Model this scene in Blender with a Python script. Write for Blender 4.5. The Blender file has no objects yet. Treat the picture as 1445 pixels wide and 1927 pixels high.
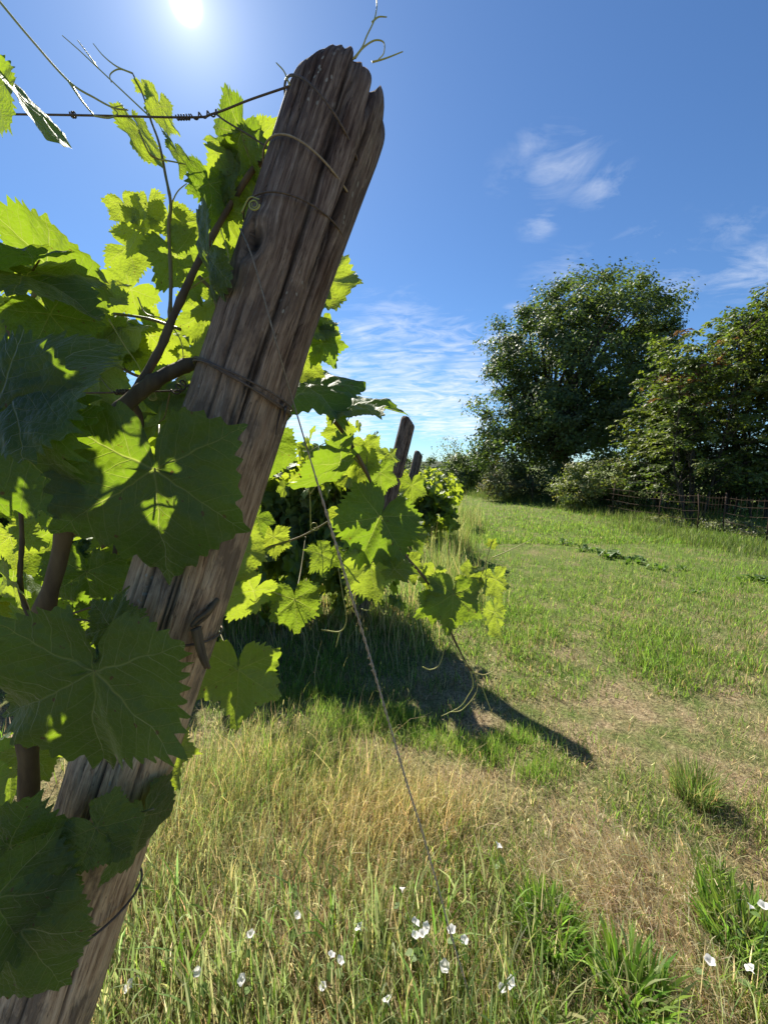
import bpy, math, random
import numpy as np
from mathutils import Vector, Matrix

rng = np.random.default_rng(7)
random.seed(7)
PI = math.pi
SC = bpy.context.scene
COL = SC.collection

# ------------------------------------------------------------------ camera
F = 723.0            # focal length in photograph pixels (wide lens)
CX, CY = 722.5, 963.5
PITCH = math.atan(83 / F)
CAMH = 1.4
cp, sp = math.cos(PITCH), math.sin(PITCH)
RIGHT = np.array([1.0, 0, 0]); UP = np.array([0, sp, cp]); FWD = np.array([0, cp, -sp])
CAM = np.array([0, 0, CAMH])


def P(px, py, z):
    """point seen at a pixel of the photograph, z metres deep"""
    return CAM + RIGHT * ((px - CX) / F * z) + UP * ((CY - py) / F * z) + FWD * z


def G(px, py, h=0.0):
    """point of the horizontal plane of height h seen at a pixel"""
    d = RIGHT * ((px - CX) / F) + UP * ((CY - py) / F) + FWD
    return CAM + d * ((h - CAMH) / d[2])


def norm(v):
    v = np.asarray(v, float)
    return v / (np.linalg.norm(v, axis=-1, keepdims=True) + 1e-12)


SUN_PX = (350, 6)
sd = norm(RIGHT * ((SUN_PX[0] - CX) / F) + UP * ((CY - SUN_PX[1]) / F) + FWD)
SUN_EL = math.asin(sd[2]); SUN_AZ = math.atan2(sd[0], sd[1])   # azimuth from +Y towards +X

# ------------------------------------------------------------------ noise
def _h(ix, iy, iz, s=0):
    n = (ix.astype(np.int64) * 374761393 + iy.astype(np.int64) * 668265263 + iz.astype(np.int64) * 2147483647 + s * 1274126177) & 0xffffffff
    n = ((n ^ (n >> 13)) * 1274126177) & 0xffffffff
    n = ((n ^ (n >> 16)) * 2246822519) & 0xffffffff
    return ((n ^ (n >> 15)) & 0xffffff) / float(0xffffff)


def vn(p, s=0):
    p = np.asarray(p, float)
    i = np.floor(p); f = p - i; f = f * f * (3 - 2 * f)
    x, y, z = i[..., 0], i[..., 1], i[..., 2]
    r = 0
    for a in (0, 1):
        for b in (0, 1):
            for c in (0, 1):
                w = (f[..., 0] if a else 1 - f[..., 0]) * (f[..., 1] if b else 1 - f[..., 1]) * (f[..., 2] if c else 1 - f[..., 2])
                r = r + w * _h(x + a, y + b, z + c, s)
    return r * 2 - 1


def fbm(p, o=4, s=0):
    r = 0; a = .5; p = np.asarray(p, float)
    for k in range(o):
        r = r + a * vn(p, s + k); p = p * 2.03; a *= .5
    return r


def n2(x, y, sc, s=0, o=3):
    return fbm(np.stack([x * sc, y * sc, np.zeros_like(x) + .37 * s], -1), o, s)


# ------------------------------------------------------------------ mesh helpers
def new_mesh(name, V, faces, mats, smooth=True, attrs=None, mat_idx=None):
    """faces: list of index arrays of shape (n,k)"""
    me = bpy.data.meshes.new(name)
    V = np.asarray(V, np.float32)
    me.vertices.add(len(V)); me.vertices.foreach_set('co', V.ravel())
    faces = [np.asarray(f, np.int32) for f in faces if len(f)]
    li = np.concatenate([f.ravel() for f in faces])
    tot = np.concatenate([np.full(len(f), f.shape[1], np.int32) for f in faces])
    start = np.concatenate([[0], np.cumsum(tot)[:-1]]).astype(np.int32)
    me.loops.add(len(li)); me.loops.foreach_set('vertex_index', li)
    me.polygons.add(len(tot)); me.polygons.foreach_set('loop_start', start)
    if smooth:
        me.polygons.foreach_set('use_smooth', np.ones(len(tot), bool))
    if mat_idx is not None:
        me.polygons.foreach_set('material_index', np.asarray(mat_idx, np.int32))
    me.update(calc_edges=True)
    for k, a in (attrs or {}).items():
        a = np.asarray(a, np.float32)
        t = 'FLOAT' if a.ndim == 1 else 'FLOAT_VECTOR'
        at = me.attributes.new(k, t, 'POINT')
        at.data.foreach_set('value' if t == 'FLOAT' else 'vector', a.ravel())
    for m in (mats if isinstance(mats, (list, tuple)) else [mats]):
        me.materials.append(m)
    return me


class MB:
    """collects pieces that become ONE mesh"""
    def __init__(s):
        s.v = []; s.f = []; s.n = 0; s.a = {}

    def add(s, V, faces, **attrs):
        V = np.asarray(V, float)
        for f in faces:
            if len(f):
                s.f.append(np.asarray(f, np.int64) + s.n)
        s.v.append(V); s.n += len(V)
        for k, a in attrs.items():
            s.a.setdefault(k, []).append(np.broadcast_to(np.asarray(a, float), (len(V),) + np.shape(a)[1:] if np.ndim(a) > 1 else (len(V),)) if np.ndim(a) < 2 else np.asarray(a, float))
        return s

    def tube(s, pts, rad, sides=6, **attrs):
        V, Fq, cap = tube(pts, rad, sides)
        return s.add(V, [Fq, cap], **attrs)

    def mesh(s, name, mat, smooth=True, origin=None):
        V = np.concatenate(s.v)
        if origin is not None:
            V = V - np.asarray(origin)
        by = {}
        for f in s.f:
            by.setdefault(f.shape[1], []).append(f)
        return new_mesh(name, V, [np.concatenate(x) for x in by.values()], mat, smooth, {k: np.concatenate(a) for k, a in s.a.items()})


def tube(pts, rad, sides=6):
    pts = np.asarray(pts, float); n = len(pts)
    rad = np.broadcast_to(np.asarray(rad, float), (n,))
    t = norm(np.gradient(pts, axis=0))
    u = np.cross(t[0], [0, 0, 1.0]);
    if np.linalg.norm(u) < 1e-3: u = np.cross(t[0], [1.0, 0, 0])
    u = norm(u); us = []
    for i in range(n):
        u = norm(u - t[i] * np.dot(u, t[i])); us.append(u)
    us = np.array(us); w = np.cross(t, us)
    a = np.linspace(0, 2 * PI, sides, endpoint=False)
    V = pts[:, None, :] + rad[:, None, None] * (np.cos(a)[None, :, None] * us[:, None, :] + np.sin(a)[None, :, None] * w[:, None, :])
    i = np.arange(n - 1)[:, None] * sides; j = np.arange(sides)[None, :]; j2 = (j + 1) % sides
    q = np.stack([i + j, i + j2, i + sides + j2, i + sides + j], -1).reshape(-1, 4)
    cap = np.array([list(range(sides))[::-1], [(n - 1) * sides + k for k in range(sides)]])
    return V.reshape(-1, 3), q, cap


def spline(pts, n=8):
    """catmull-rom through points (any number of columns)"""
    p = np.asarray(pts, float)
    if len(p) < 3:
        return np.stack([p[0] + (p[-1] - p[0]) * t for t in np.linspace(0, 1, n + 1)])
    q = np.vstack([2 * p[0] - p[1], p, 2 * p[-1] - p[-2]])
    out = []
    for i in range(1, len(q) - 2):
        for t in np.linspace(0, 1, n, endpoint=False):
            a, b, c, d = q[i - 1], q[i], q[i + 1], q[i + 2]
            out.append(.5 * ((2 * b) + (c - a) * t + (2 * a - 5 * b + 4 * c - d) * t * t + (3 * b - a - 3 * c + d) * t ** 3))
    out.append(p[-1])
    return np.array(out)


def pxline(l, n=8):
    """polyline given as photograph pixels and depths -> smooth world curve"""
    return spline([P(*a) for a in l], n)


def obj(name, me, parent=None, loc=None):
    o = bpy.data.objects.new(name, me); COL.objects.link(o)
    if loc is not None: o.location = loc
    if parent is not None: o.parent = parent
    return o


def tag(o, label, cat, group=None, kind=None):
    o['label'] = label; o['category'] = cat
    if group: o['group'] = group
    if kind: o['kind'] = kind
    return o


def thing(name, loc, label, cat, group=None):
    o = bpy.data.objects.new(name, None); COL.objects.link(o); o.location = loc
    o.empty_display_size = .1
    return tag(o, label, cat, group)


def kind(o, k):
    o['kind'] = k; return o


def rot_z(a): c, s = math.cos(a), math.sin(a); return np.array([[c, -s, 0], [s, c, 0], [0, 0, 1]])
def rot_x(a): c, s = math.cos(a), math.sin(a); return np.array([[1, 0, 0], [0, c, -s], [0, s, c]])
def rot_y(a): c, s = math.cos(a), math.sin(a); return np.array([[c, 0, s], [0, 1, 0], [-s, 0, c]])


CAMR = np.stack([RIGHT, UP, -FWD], 1)


def scatter(TV, TF, R, T, S, mb, tattr=None, **inst):
    """append m transformed copies of a template to a mesh builder"""
    m, n = len(T), len(TV)
    V = np.einsum('mij,nj->mni', R, TV) * np.asarray(S).reshape(-1, 1, 1) + T[:, None, :]
    fs = [(f[None] + (np.arange(m) * n)[:, None, None]).reshape(-1, f.shape[1]) for f in TF]
    at = {k: np.repeat(np.asarray(v), n, axis=0) for k, v in inst.items()}
    for k, v in (tattr or {}).items():
        at[k] = np.tile(v, (m,) + (1,) * (v.ndim - 1))
    mb.add(V.reshape(-1, 3), fs, **at)


def frames(nrm, tip):
    """rotation matrices whose Z is the normal and -Y the tip direction"""
    z = norm(nrm); y = -tip + z * np.sum(tip * z, -1, keepdims=True); y = norm(y)
    x = np.cross(y, z)
    return np.stack([x, y, z], -1)


# ------------------------------------------------------------------ materials
def mat(name):
    m = bpy.data.materials.new(name); m.use_nodes = True
    nt = m.node_tree; nt.nodes.clear()
    return m, nt


class NT:
    def __init__(s, nt): s.t = nt; s.l = nt.links
    def n(s, typ, **kw):
        nd = s.t.nodes.new(typ)
        for k, v in kw.items(): setattr(nd, k, v)
        return nd
    def put(s, sock, v):
        if v is None: return
        if isinstance(v, bpy.types.NodeSocket): s.l.new(v, sock)
        else: sock.default_value = v
    def m(s, op, a, b=None, c=None, clamp=False):
        nd = s.n('ShaderNodeMath', operation=op, use_clamp=clamp)
        s.put(nd.inputs[0], a); s.put(nd.inputs[1], b); s.put(nd.inputs[2], c)
        return nd.outputs[0]
    def v(s, op, a, b=None):
        nd = s.n('ShaderNodeVectorMath', operation=op); s.put(nd.inputs[0], a)
        if op == 'SCALE': s.put(nd.inputs['Scale'], b)
        else: s.put(nd.inputs[1], b)
        return nd.outputs['Value'] if op in ('DOT_PRODUCT', 'LENGTH', 'DISTANCE') else nd.outputs[0]
    def mix(s, f, a, b, blend='MIX'):
        nd = s.n('ShaderNodeMix', data_type='RGBA', blend_type=blend)
        s.put(nd.inputs['Factor'], f)
        for k, x in (('A', a), ('B', b)):
            so = [i for i in nd.inputs if i.name == k and i.type == 'RGBA'][0]
            s.put(so, x if isinstance(x, bpy.types.NodeSocket) else tuple(x) + (1,) * (4 - len(x)))
        return [o for o in nd.outputs if o.type == 'RGBA'][0]
    def noise(s, vec, scale, detail=4, rough=.55, dist=0):
        nd = s.n('ShaderNodeTexNoise'); s.put(nd.inputs['Vector'], vec)
        nd.inputs['Scale'].default_value = scale; nd.inputs['Detail'].default_value = detail
        nd.inputs['Roughness'].default_value = rough; nd.inputs['Distortion'].default_value = dist
        return nd.outputs['Fac']
    def mapr(s, v, a, b, c=0, d=1):
        nd = s.n('ShaderNodeMapRange'); nd.clamp = True
        s.put(nd.inputs[0], v)
        for i, x in enumerate((a, b, c, d)): nd.inputs[i + 1].default_value = x
        return nd.outputs[0]
    def ramp(s, f, stops):
        nd = s.n('ShaderNodeValToRGB'); s.put(nd.inputs[0], f)
        e = nd.color_ramp.elements
        while len(e) < len(stops): e.new(.5)
        for i, (p, c) in enumerate(stops): e[i].position = p; e[i].color = tuple(c) + (1,)
        return nd.outputs[0]
    def attr(s, name):
        return s.n('ShaderNodeAttribute', attribute_name=name)
    def bump(s, h, strength, dist):
        nd = s.n('ShaderNodeBump'); s.put(nd.inputs['Height'], h)
        nd.inputs['Strength'].default_value = strength; nd.inputs['Distance'].default_value = dist
        return nd.outputs[0]
    def out(s, sh):
        o = s.n('ShaderNodeOutputMaterial'); s.l.new(sh, o.inputs['Surface'])
    def leafy(s, dcol, tcol, tfac, gloss, rough, nrm=None):
        d = s.n('ShaderNodeBsdfDiffuse'); s.put(d.inputs['Color'], dcol)
        t = s.n('ShaderNodeBsdfTranslucent'); s.put(t.inputs['Color'], tcol)
        mx = s.n('ShaderNodeMixShader'); s.put(mx.inputs[0], tfac); s.l.new(d.outputs[0], mx.inputs[1]); s.l.new(t.outputs[0], mx.inputs[2])
        g = s.n('ShaderNodeBsdfGlossy'); g.inputs['Roughness'].default_value = rough
        fr = s.n('ShaderNodeLayerWeight'); fr.inputs['Blend'].default_value = .5
        fk = s.m('MULTIPLY_ADD', s.m('POWER', fr.outputs['Facing'], 4.0), .38, .045)
        mx2 = s.n('ShaderNodeMixShader'); s.l.new(s.m('MULTIPLY', fk, gloss), mx2.inputs[0])
        s.l.new(mx.outputs[0], mx2.inputs[1]); s.l.new(g.outputs[0], mx2.inputs[2])
        if nrm is not None:
            for nd in (d, t, g, fr): s.l.new(nrm, nd.inputs['Normal'])
        return mx2.outputs[0]
    def princ(s, col, rough=.8, spec=.3, nrm=None, metal=0):
        b = s.n('ShaderNodeBsdfPrincipled'); s.put(b.inputs['Base Color'], col if isinstance(col, bpy.types.NodeSocket) else tuple(col) + (1,))
        s.put(b.inputs['Roughness'], rough); s.put(b.inputs['Specular IOR Level'], spec); s.put(b.inputs['Metallic'], metal)
        if nrm is not None: s.l.new(nrm, b.inputs['Normal'])
        return b.outputs[0]


def vine_leaf_material(name, hero=True):
    m, nt = mat(name); N = NT(nt)
    uv = N.attr('leafuv').outputs['Vector']; age = N.attr('age').outputs['Fac']   # age 0 young yellow-green .. 1 old dark
    sep = N.n('ShaderNodeSeparateXYZ')
    if hero:
        nz = N.n('ShaderNodeTexNoise'); N.put(nz.inputs['Vector'], uv); nz.inputs['Scale'].default_value = 3.5
        dv = N.v('SCALE', N.v('SUBTRACT', nz.outputs['Color'], (.5, .5, .5)), .09)
        N.put(sep.inputs[0], N.v('ADD', uv, dv))
    else:
        N.put(sep.inputs[0], uv)
    x, y = sep.outputs[0], sep.outputs[1]
    th = N.m('ABSOLUTE', N.m('ARCTAN2', x, N.m('MULTIPLY', y, -1)))
    r = N.m('SQRT', N.m('ADD', N.m('MULTIPLY', x, x), N.m('MULTIPLY', y, y)))
    al = N.m('SUBTRACT', N.m('SUBTRACT', th, N.m('MULTIPLY', N.m('GREATER_THAN', th, .48), .96)), N.m('MULTIPLY', N.m('GREATER_THAN', th, 1.5), 1.07))
    u = N.m('MULTIPLY', r, N.m('COSINE', al)); v = N.m('ABSOLUTE', N.m('MULTIPLY', r, N.m('SINE', al)))
    w = N.m('MAXIMUM', N.m('MULTIPLY', N.m('SUBTRACT', 1.1, r), .017 if hero else .026), .004)
    main = N.m('SUBTRACT', 1, N.m('DIVIDE', v, w), clamp=True)
    vein = main
    if hero:
        s_ = N.m('FRACT', N.m('ADD', N.m('MULTIPLY', N.m('SUBTRACT', u, N.m('MULTIPLY', v, .85)), 6.2), .35))
        d_ = N.m('ABSOLUTE', N.m('SUBTRACT', s_, .5))
        sec = N.m('MULTIPLY', N.m('SUBTRACT', 1, N.m('DIVIDE', d_, .05), clamp=True), N.mapr(v, .0, .34, .75, .25))
        vo = N.n('ShaderNodeTexVoronoi', feature='DISTANCE_TO_EDGE'); N.put(vo.inputs['Vector'], uv); vo.inputs['Scale'].default_value = 17
        ter = N.mapr(vo.outputs['Distance'], 0, .06, .22, 0)
        vein = N.m('MAXIMUM', N.m('MAXIMUM', main, sec), ter)
    big = N.noise(uv, 2.2, 3)
    geo = N.n('ShaderNodeNewGeometry')
    dk = N.mix(age, (.10, .17, .028), (.030, .062, .018))
    dk = N.mix(N.mapr(big, .3, .7, 0, .35), dk, (.055, .085, .022))
    under = N.mix(age, (.14, .20, .06), (.085, .12, .055))
    dcol = N.mix(geo.outputs['Backfacing'], dk, under)
    dcol = N.mix(N.m('MULTIPLY', vein, .7), dcol, (.19, .23, .09))
    tr = N.mix(age, (.48, .57, .032), (.20, .335, .012))
    tr = N.mix(N.mapr(big, .35, .7, 0, .3), tr, (.30, .42, .012))
    tr = N.mix(N.m('MULTIPLY', vein, .55), tr, (.72, .72, .20))
    nrm = None
    if hero:
        cell = N.n('ShaderNodeTexVoronoi', feature='SMOOTH_F1'); N.put(cell.inputs['Vector'], uv); cell.inputs['Scale'].default_value = 17
        fine = N.noise(uv, 60, 2)
        h = N.m('ADD', N.m('MULTIPLY', vein, -.6), N.m('ADD', N.m('MULTIPLY', cell.outputs['Distance'], -.9), N.m('MULTIPLY', fine, .06)))
        nrm = N.bump(h, .65, .0024)
        # small brown blemishes
        sp_ = N.noise(uv, 9, 2, .4)
        bl = N.mapr(sp_, .70, .715, 0, .8)
        dcol = N.mix(bl, dcol, (.09, .05, .025)); tr = N.mix(bl, tr, (.2, .09, .02))
    N.out(N.leafy(dcol, tr, .52, .62, .55, nrm))
    return m


M = {}
M['leaf'] = vine_leaf_material('vine_leaf', True)
M['leaf_simple'] = vine_leaf_material('vine_leaf_far', False)


def col_leaf_material(name, tf=.4, gloss=.6, rough=.45, boost=(1.9, 1.9, .9)):
    """leaf or blade coloured by its own attribute"""
    m, nt = mat(name); N = NT(nt)
    c = N.attr('tint').outputs['Color']
    t = N.mix(1.0, c, tuple(boost), 'MULTIPLY')
    N.out(N.leafy(c, t, tf, gloss, rough))
    return m


M['grass'] = col_leaf_material('grass_blade', .5, .4, .55, (1.9, 1.95, 1.6))
M['crown'] = col_leaf_material('tree_leaf', .36, .55, .52, (1.9, 2.1, .8))


def wood_material():
    m, nt = mat('weathered_wood'); N = NT(nt)
    pc = N.attr('grain').outputs['Vector']; cr = N.attr('crack').outputs['Fac']; low = N.attr('low').outputs['Fac']
    wn = N.n('ShaderNodeTexNoise'); N.put(wn.inputs['Vector'], N.v('MULTIPLY', pc, (26, 26, 9))); wn.inputs['Scale'].default_value = 1; wn.inputs['Detail'].default_value = 3
    pc = N.v('ADD', pc, N.v('MULTIPLY', N.v('SUBTRACT', wn.outputs['Color'], (.5, .5, .5)), (.012, .012, .05)))
    g1 = N.noise(N.v('MULTIPLY', pc, (260, 260, 11)), 1, 8, .68)
    g2 = N.noise(N.v('MULTIPLY', pc, (620, 620, 26)), 1, 6, .75)
    g3 = N.noise(N.v('MULTIPLY', pc, (24, 24, 8)), 1, 6, .65)
    g4 = N.noise(N.v('MULTIPLY', pc, (130, 130, 3.2)), 1, 4, .6)
    line = N.mapr(N.m('ABSOLUTE', N.m('SUBTRACT', g4, .5)), 0, .011, 1, 0)
    tone = N.m('ADD', N.m('MULTIPLY', g1, .45), N.m('MULTIPLY', g3, .55))
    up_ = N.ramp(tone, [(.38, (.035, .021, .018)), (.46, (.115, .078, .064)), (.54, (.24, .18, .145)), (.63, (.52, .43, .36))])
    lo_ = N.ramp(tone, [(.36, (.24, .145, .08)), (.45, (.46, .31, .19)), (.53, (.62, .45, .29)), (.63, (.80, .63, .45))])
    c = N.mix(low, up_, lo_)  # paler, warmer lower shaft: light bounced off the ground, painted into the wood colour
    c = N.mix(N.mapr(g2, .34, .47, .45, 0), c, (.03, .020, .015))
    c = N.mix(N.m('MULTIPLY', line, N.mapr(g3, .4, .6, .8, .15)), c, (.018, .012, .010))
    c = N.mix(N.mapr(g3, .49, .60, 0, .75), c, (.055, .034, .028))
    c = N.mix(N.mapr(g3, .25, .40, .35, 0), c, (.19, .10, .06))
    sp1 = N.n('ShaderNodeTexVoronoi'); N.put(sp1.inputs['Vector'], N.v('MULTIPLY', pc, (60, 60, 40))); sp1.inputs['Scale'].default_value = 2.2
    msk = N.m('MULTIPLY', N.mapr(sp1.outputs['Distance'], .16, .24, 1, 0), N.mapr(N.noise(N.v('MULTIPLY', pc, (18, 18, 5)), 1, 3), .54, .60, 0, .75))
    c = N.mix(msk, c, (.36, .35, .31))
    c = N.mix(cr, c, (.010, .008, .007))
    h = N.m('SUBTRACT', N.m('ADD', N.m('MULTIPLY', g1, .6), N.m('MULTIPLY', g2, .6)), N.m('MULTIPLY', line, .5))
    N.out(N.princ(c, .9, .2, N.bump(h, .9, .0018)))
    return m


M['wood'] = wood_material()


def simple(name, a, b, scale, rough=.8, spec=.3, bump=.0, metal=0, stretch=(1, 1, 1)):
    m, nt = mat(name); N = NT(nt)
    tc = N.n('ShaderNodeTexCoord').outputs['Object']
    f = N.noise(N.v('MULTIPLY', tc, stretch), scale, 5)
    c = N.mix(N.mapr(f, .3, .7), a, b)
    N.out(N.princ(c, rough, spec, N.bump(f, .6, bump) if bump else None, metal))
    return m


M['wire'] = simple('rusty_wire', (.07, .055, .045), (.16, .11, .08), 300, .6, .4, 0, .3)
M['guy'] = simple('weathered_twisted_wire', (.30, .25, .20), (.48, .41, .33), 240, .7, .3, 0, .1)
M['string'] = simple('pale_tie', (.22, .17, .12), (.36, .29, .2), 200, .8)
M['cane'] = simple('vine_cane', (.075, .05, .03), (.16, .115, .06), 60, .75, .3, .002, 0, (1, 1, .3))
M['shoot'] = simple('green_shoot', (.13, .15, .045), (.22, .15, .07), 30, .5, .4)
M['tendril'] = simple('tendril', (.30, .34, .09), (.42, .36, .12), 40, .5, .4)
M['bark'] = simple('tree_bark', (.03, .024, .019), (.085, .07, .055), 14, .9, .2, .02, 0, (1, 1, .25))
M['iron'] = simple('rusted_iron', (.045, .028, .02), (.09, .055, .036), 30, .8, .2)
M['petal'] = None


def petal_material():
    m, nt = mat('white_petal'); N = NT(nt)
    N.out(N.leafy((.82, .80, .80, 1), (.85, .82, .80, 1), .5, .3, .5))
    return m


M['petal'] = petal_material()


def ground_material():
    m, nt = mat('soil_and_thatch'); N = NT(nt)
    p = N.n('ShaderNodeNewGeometry').outputs['Position']
    a = N.noise(p, 55, 6, .7); b = N.noise(p, 3.0, 5, .6); d = N.noise(p, .5, 4)
    straw = N.ramp(a, [(.3, (.07, .05, .03)), (.5, (.25, .19, .11)), (.7, (.46, .37, .23))])
    green = N.ramp(a, [(.3, (.04, .055, .016)), (.55, (.12, .16, .042)), (.75, (.22, .26, .08))])
    sepn = N.n('ShaderNodeSeparateXYZ'); N.put(sepn.inputs[0], p)
    far = N.mapr(sepn.outputs[1], 1.2, 4.5)
    f = N.m('ADD', N.mapr(b, .38, .62), N.m('SUBTRACT', N.m('MULTIPLY', far, .75), .25), clamp=True)
    c = N.mix(f, straw, green)
    c = N.mix(N.mapr(d, .55, .7, 0, .4), c, (.20, .16, .08))
    N.out(N.princ(c, .95, .1, N.bump(a, .9, .02)))
    return m


M['ground'] = ground_material()


# ------------------------------------------------------------------ sky, sun, camera
def make_world():
    w = bpy.data.worlds.new('World'); SC.world = w; w.use_nodes = True
    nt = w.node_tree; nt.nodes.clear(); N = NT(nt)
    sky = N.n('ShaderNodeTexSky', sky_type='NISHITA')
    sky.sun_disc = False; sky.sun_elevation = SUN_EL; sky.sun_rotation = SUN_AZ
    sky.altitude = 300; sky.air_density = 1.0; sky.dust_density = .15; sky.ozone_density = 3.2
    d = N.n('ShaderNodeTexCoord').outputs['Generated']
    dn = N.v('NORMALIZE', d)
    sep = N.n('ShaderNodeSeparateXYZ'); N.put(sep.inputs[0], dn)
    zc = N.m('MAXIMUM', sep.outputs[2], .02)
    # cloud sheet: direction projected on a high plane
    k = N.m('DIVIDE', 1, N.m('ADD', zc, .06))
    cmb = N.n('ShaderNodeCombineXYZ'); N.put(cmb.inputs[0], N.m('MULTIPLY', sep.outputs[0], k)); N.put(cmb.inputs[1], N.m('MULTIPLY', sep.outputs[1], k))
    pl = cmb.outputs[0]
    rotn = N.n('ShaderNodeMapping'); N.put(rotn.inputs['Vector'], pl); rotn.inputs['Rotation'].default_value = (0, 0, .35); rotn.inputs['Scale'].default_value = (1.0, 1.7, 1)
    wisp = N.noise(rotn.outputs[0], 1.9, 10, .64, 2.2)
    fine = N.noise(rotn.outputs[0], 5.5, 6, .6, .8)
    dens = N.m('ADD', N.m('MULTIPLY', wisp, .75), N.m('MULTIPLY', fine, .25))
    tot = None
    # where the cirrus patches hang: direction, tightness, weight
    for px, py, wd, wt in ((1055, 310, .065, .85), (1075, 285, .04, .7), (1135, 352, .05, .7), (1015, 425, .035, .85), (1010, 270, .04, .7), (1210, 480, .08, .6), (1060, 520, .07, .55), (690, 630, .09, .7), (800, 650, .09, .8),
                           (900, 655, .05, .8), (860, 740, .11, 1.0), (700, 730, .11, .9), (820, 800, .06, 1.1), (570, 810, .09, .9), (640, 700, .1, 1.0), (760, 690, .1, 1.0), (880, 700, .07, 1.0), (780, 760, .12, 1.2), (650, 790, .12, 1.2), (540, 790, .1, 1.0), (850, 640, .08, .9), (740, 610, .1, .8), (970, 580, .022, .9), (1430, 500, .07, .7), (1150, 570, .07, .6), (1260, 540, .07, .5), (960, 330, .05, .4), (1380, 430, .06, .4), (930, 640, .05, 1.0), (870, 800, .07, 1.2), (730, 575, .06, .5), (300, 760, .2, .6)):
        c = norm(RIGHT * ((px - CX) / F) + UP * ((CY - py) / F) + FWD)
        df = N.v('SUBTRACT', dn, tuple(c))
        dv = N.v('MULTIPLY', df, (1, 1, 1.7))
        g = N.m('MULTIPLY', N.mapr(N.m('DIVIDE', N.v('LENGTH', dv), wd), .2, 1.5, 1, 0), wt)
        tot = g if tot is None else N.m('MAXIMUM', tot, g)
    cl = N.m('MULTIPLY', N.mapr(N.m('ADD', dens, N.m('MULTIPLY', tot, .19)), .54, .80), N.mapr(tot, 0, .6))
    cl = N.m('MULTIPLY', cl, N.mapr(sep.outputs[2], .05, .4, .9, .36), clamp=True)
    # the bright air around the sun
    ca = N.v('DOT_PRODUCT', dn, tuple(sd))
    ang = N.m('ARCCOSINE', N.m('MINIMUM', ca, .9999999))
    disc = N.m('MULTIPLY', N.m('POWER', N.mapr(ang, .0, .028, 1, 0), 2.2), 45)
    au = N.m('ADD', N.m('MULTIPLY', N.m('EXPONENT', N.m('MULTIPLY', ang, -22)), 6.5), N.m('MULTIPLY', N.m('EXPONENT', N.m('MULTIPLY', ang, -4.0)), 1.0))
    tinted = N.mix(1.0, sky.outputs[0], (.66, .90, 1.12), 'MULTIPLY')
    base = N.mix(cl, tinted, (8.6, 8.9, 9.3))
    glow = N.n('ShaderNodeCombineXYZ')
    s = N.m('ADD', disc, au)
    for i, kx in enumerate((1.0, .97, .92)): N.put(glow.inputs[i], N.m('MULTIPLY', s, kx))
    fin = N.v('ADD', base, glow.outputs[0])
    bg = N.n('ShaderNodeBackground'); N.put(bg.inputs['Color'], fin); bg.inputs['Strength'].default_value = .058
    o = N.n('ShaderNodeOutputWorld'); N.l.new(bg.outputs[0], o.inputs['Surface'])
    try:
        w.cycles.sampling_method = 'MANUAL'; w.cycles.sample_map_resolution = 512
    except Exception: pass


make_world()
sl = bpy.data.lights.new('sun', 'SUN'); sl.energy = 5.0; sl.angle = math.radians(.53); sl.color = (1.0, .94, .80)
so = bpy.data.objects.new('sun', sl); COL.objects.link(so)
so.rotation_euler = Vector(sd).to_track_quat('Z', 'Y').to_euler(); so.location = (0, 0, 30)
cam = bpy.data.cameras.new('camera'); co = bpy.data.objects.new('camera', cam); COL.objects.link(co)
cam.sensor_fit = 'VERTICAL'; cam.sensor_height = 24; cam.sensor_width = 18; cam.lens = 24 * F / 1927
cam.clip_start = .02; cam.clip_end = 6000
co.location = CAM; co.rotation_euler = (PI / 2 - PITCH, 0, 0)
SC.camera = co
SC.view_settings.view_transform = 'Standard'; SC.view_settings.look = 'None'
SC.view_settings.exposure = 1.12; SC.view_settings.gamma = 1
SC.render.engine = 'CYCLES'
SC.cycles.max_bounces = 6; SC.cycles.diffuse_bounces = 3; SC.cycles.glossy_bounces = 2; SC.cycles.transmission_bounces = 4; SC.cycles.transparent_max_bounces = 4
SC.cycles.use_denoising = True
SC.cycles.caustics_reflective = False; SC.cycles.caustics_refractive = False


# ------------------------------------------------------------------ ground
def gz(x, y):
    d = np.hypot(x, y)
    k = np.clip(1 - d / 40, 0, 1)
    z = k * (.035 * n2(x, y, .9, 3) + .022 * n2(x, y, 3.1, 4)) + .10 * n2(x, y, .16, 5) * np.clip(d / 8 - .3, 0, 1)
    z = z + .07 * np.exp(-((x - .75) ** 2 / .30 + (y - 1.45) ** 2 / .12)) * .5
    return z


def make_ground():
    rr = np.concatenate([[0], np.geomspace(.12, 2600, 170)]); aa = np.linspace(0, 2 * PI, 180, endpoint=False)
    R_, A_ = np.meshgrid(rr[1:], aa, indexing='ij')
    x, y = R_ * np.sin(A_), R_ * np.cos(A_)
    V = np.stack([x, y, gz(x, y)], -1).reshape(-1, 3)
    n, k = R_.shape
    i = np.arange(n - 1)[:, None] * k; j = np.arange(k)[None]; j2 = (j + 1) % k
    q = np.stack([i + j, i + k + j, i + k + j2, i + j2], -1).reshape(-1, 4)
    V = np.vstack([V, [[0, 0, float(gz(np.zeros(1), np.zeros(1))[0])]]])
    c = len(V) - 1
    tri = np.array([[c, a, (a + 1) % k] for a in range(k)])
    kind(obj('ground', new_mesh('ground', V, [q, tri], M['ground'])), 'structure')


make_ground()


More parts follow.
